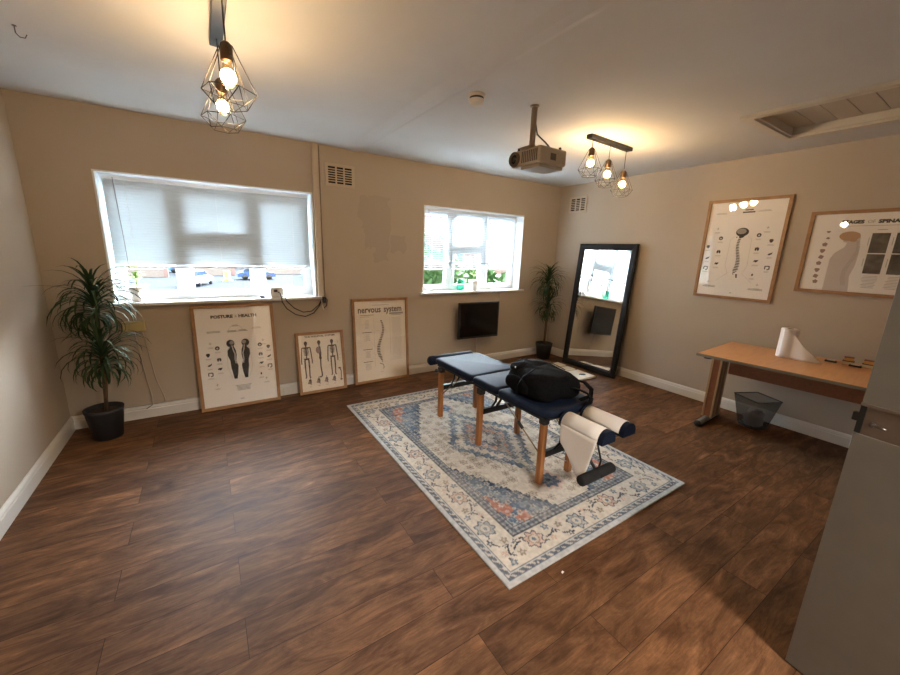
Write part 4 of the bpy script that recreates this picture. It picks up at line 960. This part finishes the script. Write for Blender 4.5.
def vent(label, loc, rz, w, h):
    root = thing('air_vent', label, 'air vent', loc, rz)
    M_v = noisy('vent_plastic', (.56, .48, .37), (.54, .46, .35), 5, .5)
    fr = MB(); ww, hh = w / 2, h / 2; e = .026
    fr.box(-ww, ww, -.014, 0, -hh, -hh + e).box(-ww, ww, -.014, 0, hh - e, hh).box(-ww, -ww + e, -.014, 0, -hh + e, hh - e).box(ww - e, ww, -.014, 0, -hh + e, hh - e)
    iw = 2 * (ww - e)
    for k in (1, 2): x = -ww + e + iw * k / 3; fr.box(x - .007, x + .007, -.012, 0, -hh + e, hh - e)
    fr.build('frame', M_v, root)
    box(-ww + e, ww - e, -.003, -.001, -hh + e, hh - e).build('void', M_dark, root)
    sl = MB(); n = 7; ih = 2 * (hh - e)
    for k in range(1, n): z = -hh + e + ih * k / n; sl.box(-ww + e, ww - e, -.010, -.002, z - .0045, z + .0045)
    sl.build('louvres', M_v, root)
vent('beige louvred air vent on the back wall beside the boxed pipe', (1.185, D, 2.148), 0, .285, .205)
vent('beige louvred air vent on the right wall near the corner', (XR, 3.545, 2.138), -PI / 2, .285, .205)

ws = thing('wall_box', 'pale yellow cable box on the wall behind the left plant', 'wall box', (-.50, D, .79))
box(-.10, .045, -.05, 0, -.035, .045, bev=.006).build('box_body', mat('yellowed_plastic', (.55, .46, .22), .5), ws)
mb = MB()
mb.tube([(-.03, -.03, -.03), (-.02, -.035, -.2), (0, -.04, -.45), (.02, -.05, -.60), (.015, -.05, -.67), (-.03, -.035, -.70)], .0035, 6)
mb.tube([(.02, -.03, -.03), (.035, -.03, -.2), (.06, -.03, -.45), (.10, -.035, -.62), (.10, -.035, -.66)], .0035, 6)
mb.build('hanging_wires', mat('pale_wire', (.42, .36, .30), .5), ws)
rt = thing('white_router_box', 'small white box with a dark plug resting on the left window sill', 'box', (.548, 3.865, .987))
box(-.055, .055, -.015, .03, 0, .098, bev=.008).build('box_body', M_socket, rt)
MB().box(-.028, .004, -.0165, -.015, .052, .075).box(.006, .02, -.0165, -.015, .045, .055).build('dark_mark', M_blackp, rt)
ad = MB().box(-.045, .045, -.015, .015, 0, .016, bev=.004).box(.06, .20, -.012, .012, 0, .012, bev=.003)
tag(ad.build('cable_adapter', M_socket, loc=(.66, 3.875, .987)), 'flat white adapter lying on the left window sill beside the white box', 'adapter')
mo = MB()._ell((0, 0, .011), .028, 1, .6, .4, 14, 8); tag(mo.build('black_dongle', M_blackp, loc=(.425, 3.86, .9865)), 'small black plug on the left window sill left of the white box', 'plug')
cb = MB()
cb.tube([(.57, 3.838, 1.03), (.575, 3.805, .995), (.58, 3.808, .95), (.62, 3.83, .88), (.70, 3.845, .815), (.79, 3.85, .79), (.87, 3.845, .82), (.925, 3.835, .89), (.95, 3.83, .945)], .0045, 8)
cb.tube([(.60, 3.838, 1.0), (.61, 3.806, .992), (.62, 3.808, .955), (.69, 3.83, .88), (.77, 3.845, .835), (.85, 3.845, .84), (.92, 3.835, .90), (.95, 3.825, .96)], .0045, 8)
tag(cb.build('black_cable', M_blackp), 'two black cable loops hanging below the left window sill', 'cable')
cn = thing('cable_connector', 'bunch of black plugs under the right end of the left sill', 'connector', (.975, 3.83, .93))
MB().box(-.015, .015, -.012, .02, -.01, .05, bev=.004).tube([(.01, 0, .04), (.03, 0, .02), (.02, .0, -.04), (-.005, 0, -.06)], .005, 6).build('plugs', M_blackp, cn)
MB().tube([(-.03, -.005, .03), (-.025, -.01, -.03), (-.01, -.01, -.085)], .004, 6).build('white_lead', M_socket, cn)
tag(MB().tube([(.99, D - .006, H - .01), (.989, D - .006, 1.6), (.992, D - .006, 1.0), (.985, D - .02, .955)], .003, 6).build('wall_cable', mat('grey_cable', (.20, .16, .12), .5)), 'thin cable running down the back wall beside the boxed pipe', 'cable')
tag(MB().tube([(3.30, D - .006, .96), (3.298, D - .006, .60), (3.30, D - .006, .40)], .003, 6).build('blind_cord', mat('pale_wire', (.4, .4, .4))), 'pale cord hanging below the right window sill right of the television', 'cord')
mb = MB(); mb.tube([(-.70, D - .022, .118), (1.0, D - .022, .118), (2.0, D - .022, .118)], .004, 6)
tag(mb.build('skirting_cable', M_socket), 'white cable running along the top of the back skirting board', 'cable')
for i, (x, l_) in enumerate(((.575, 'white socket on the skirting between posture and skeleton posters'), (1.215, 'white socket on the skirting left of the nervous system poster'))):
    o = thing('wall_socket', l_, 'socket', (x, D - .018, .055)); box(-.035, .035, -.012, 0, -.03, .035, bev=.003).build('face_plate', M_socket, o)
cr = MB().prism([(0, 0), (.016, .004), (.014, .012), (.002, .010)], 0, .002); tag(cr.build('paper_scrap', M_roll, loc=(1.28, .92, 0)), 'tiny white scrap on the bare floor near the rug', 'scrap')

# ------------------------------------------------------------------ outside
GZ = -2.8
M_road = noisy('pale_tarmac', (.040, .043, .047), (.034, .036, .039), .6, .95, spec=0); M_grass = noisy('grass', (.10, .22, .05), (.16, .30, .07), 1.5, .95)
struct('ground_outside', box(-90, 140, -60, 160, GZ - .2, GZ), M_road)
def brick_mat(name, c1, c2, mort, sc=1.0):
    m = mat(name, rough=.85); b = m.node_tree.nodes['Principled BSDF']; t = N(m, 'ShaderNodeTexCoord'); mp = N(m, 'ShaderNodeMapping'); mp.inputs['Rotation'].default_value = (PI / 2, 0, 0)
    L(m, t.outputs['Object'], mp.inputs[0]); br = N(m, 'ShaderNodeTexBrick', Scale=sc); br.inputs['Brick Width'].default_value = .23; br.inputs['Row Height'].default_value = .075; br.inputs['Mortar Size'].default_value = .008
    br.inputs['Color1'].default_value = (*c1, 1); br.inputs['Color2'].default_value = (*c2, 1); br.inputs['Mortar'].default_value = (*mort, 1); L(m, mp.outputs[0], br.inputs[0]); L(m, br.outputs[0], b.inputs['Base Color']); return m
M_brick = brick_mat('red_brick', (.26, .12, .085), (.22, .10, .07), (.28, .26, .24)); M_bwall = brick_mat('buff_brick', (.26, .19, .14), (.22, .16, .12), (.28, .26, .24))
def gwall(x0, x1, y, h, label):
    o = thing('garden_wall', label, 'wall', ((x0 + x1) / 2, y, GZ)); w = (x1 - x0) / 2
    box(-w, w, -.12, .12, 0, h).build('brickwork', M_bwall, o); box(-w - .02, w + .02, -.16, .16, h, h + .07).build('coping', M_socket, o)
    for s_ in (-1, 1): box(s_ * w - .22, s_ * w + .22, -.22, .22, 0, h + .25).build('pier', M_brick, o)
gwall(-12.5, -4.2, 59, .95, 'low brick garden wall across the street seen through the left window pane')
gwall(-2.2, 3.2, 61, 1.0, 'low brick garden wall behind the yellow bollard')
gwall(7.5, 15.5, 63, 1.0, 'low brick garden wall furthest right in the left window')
def car(label, x, y, rz, col, s=1):
    o = thing('parked_car', label, 'car', (x, y, GZ), rz); m = mat('car_paint_%d' % int(col[2] * 100), col, .25, .3)
    sec = [(-2.1, .35), (-2.15, .75), (-1.95, .95), (-1.45, 1.02), (1.05, 1.0), (1.9, .85), (2.12, .65), (2.1, .35)]
    MB().prism(sec, -.85, .85, 'y').build('body', m, o)
    MB().prism([(-1.55, 1.0), (-1.15, 1.45), (.25, 1.47), (1.05, 1.0)], -.72, .72, 'y').build('cabin', mat('car_glass', (.03, .05, .08), .1), o)
    box(-1.05, .2, -.68, .68, 1.46, 1.50).build('roof', m, o)
    for cx in (-1.35, 1.35):
        for sy in (-.86, .72): MB().tube([(cx, sy, .33), (cx, sy + .14, .33)], .33, 18).build('wheel', M_blackp, o)
car('dark blue car parked right of the yellow bollard', 5.4, 54, 0, (.05, .10, .24)); car('blue car parked behind the left garden wall', -9.5, 66, .2, (.06, .17, .42)); car('silver blue car parked at the far right beyond the wall', 13.5, 56, .0, (.30, .40, .52))
car('pale blue car parked near the left edge of the middle pane', -.9, 47, 1.2, (.20, .33, .60)); car('bright blue van shaped car behind the middle garden wall', -2.6, 68, .1, (.04, .25, .75))
bo = thing('traffic_bollard', 'yellow traffic bollard standing in the street', 'bollard', (2.05, 51.5, GZ))
MB().lathe([(.001, 0), (.55, 0), (.55, .12), (.34, .14), (.32, 1.15), (.001, 1.2)], n=20).build('post', mat('bollard_yellow', (.85, .72, .02), .5, emit=None), bo); MB().lathe([(.33, .3), (.335, .3), (.335, .42), (.33, .42)], n=20).build('band', M_socket, bo)
def house(label, x0, x1, y, h, wallm):
    o = thing('terraced_house', label, 'house', ((x0 + x1) / 2, y, GZ)); w = (x1 - x0) / 2
    box(-w, w, 0, 7, 0, h).build('wall', wallm, o); MB().prism([(0 - .4, h), (7.4, h), (3.5, h + 2.6)], -w - .2, w + .2, 'x').build('roof', mat('roof_tile', (.22, .15, .13), .8), o)
    n = max(2, int(w))
    for r_ in range(2):
        for i in range(n):
            xx = -w + (i + .5) * 2 * w / n; f = box(xx - .62, xx + .62, -.06, 0, .9 + r_ * 2.7, 2.2 + r_ * 2.7).build('window', M_upvc, o); box(xx - .54, xx + .54, -.08, -.061, 1.0 + r_ * 2.7, 2.1 + r_ * 2.7).build('pane', mat('far_glass', (.10, .14, .18), .1), f)
house('white rendered house across the street behind the middle wall', -6, 6, 84, 5.4, mat('white_render', (.34, .36, .38), .8))
house('red brick house across the street seen at the right of the left window', 8, 24, 80, 5.4, M_brick)
house('buff brick house at the far left across the street', -26, -8, 82, 5.4, M_bwall)
house('red brick house beyond the trees outside the right window', 9.5, 26, 19, 7.4, M_brick)
def foliage(name, label, loc, rx, rz_, n, seed, cat='tree', trunk=True):
    o = thing(name, label, cat, loc); rg = random.Random(seed); mb = MB()
    zc = rz_ * (1.0 if not trunk else 1.35)
    for k in range(n):
        th = rg.uniform(0, 2 * PI); f = math.acos(rg.uniform(-1, 1)); r = rg.uniform(.72, 1.02)
        p = Vector((rx * r * math.sin(f) * math.cos(th), rx * r * math.sin(f) * math.sin(th), zc + rz_ * r * math.cos(f)))
        if p.z < .05: continue
        s_ = rg.uniform(.10, .22); a_ = Vector((rg.uniform(-1, 1), rg.uniform(-1, 1), rg.uniform(-1, 1))).normalized(); b_ = a_.cross(Vector((.3, .5, 1))).normalized()
        mb._add([p - a_ * s_, p + b_ * s_ * .6, p + a_ * s_, p - b_ * s_ * .6], [(0, 1, 2, 3)])
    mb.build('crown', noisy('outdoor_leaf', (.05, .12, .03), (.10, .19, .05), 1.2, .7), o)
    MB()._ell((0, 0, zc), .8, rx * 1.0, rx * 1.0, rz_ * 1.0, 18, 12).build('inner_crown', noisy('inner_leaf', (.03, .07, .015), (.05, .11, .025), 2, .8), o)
    if trunk: MB().tube([(0, 0, 0), (0, 0, zc)], [.16, .08], 8).build('trunk', M_stem, o)
foliage('garden_tree', 'leafy green tree outside filling the left of the right window', (6.2, 11.0, GZ), 1.35, 2.05, 2600, 1)
foliage('garden_tree', 'leafy green tree outside behind the middle of the right window', (9.15, 12.4, GZ), 1.35, 1.65, 2600, 2)
foliage('garden_tree', 'leafy green tree outside at the right edge of the right window', (11.95, 13.2, GZ), 1.25, 1.45, 2400, 3)
foliage('street_bush', 'green bush behind the garden wall across the street', (-.9, 65, GZ), 2.3, 1.5, 900, 4, 'bush', False)

# ------------------------------------------------------------------ groups of repeated things
GR = {'venetian_blind': 'venetian blinds in the windows', 'potted_dracaena': 'potted dracaenas in the corners', 'small_potted_plant': 'small pots on the window sills',
      'pendant_lamp': 'pendant lamps on the ceiling', 'air_vent': 'beige air vents high on the walls', 'wooden_block': 'amber blocks on the desk', 'small_tray': 'small black trays on the desk',
      'foam_board': 'cream boards on the floor', 'wall_socket': 'sockets on the back skirting board', 'garden_wall': 'garden walls across the street', 'parked_car': 'cars parked in the street',
      'terraced_house': 'houses beyond the street', 'garden_tree': 'trees outside the right window', 'framed_poster': 'oak framed posters in the room'}
for o in bpy.data.objects:
    st_ = o.name.split('.')[0]
    if o.parent is None and st_ in GR and 'label' in o: o['group'] = GR[st_]
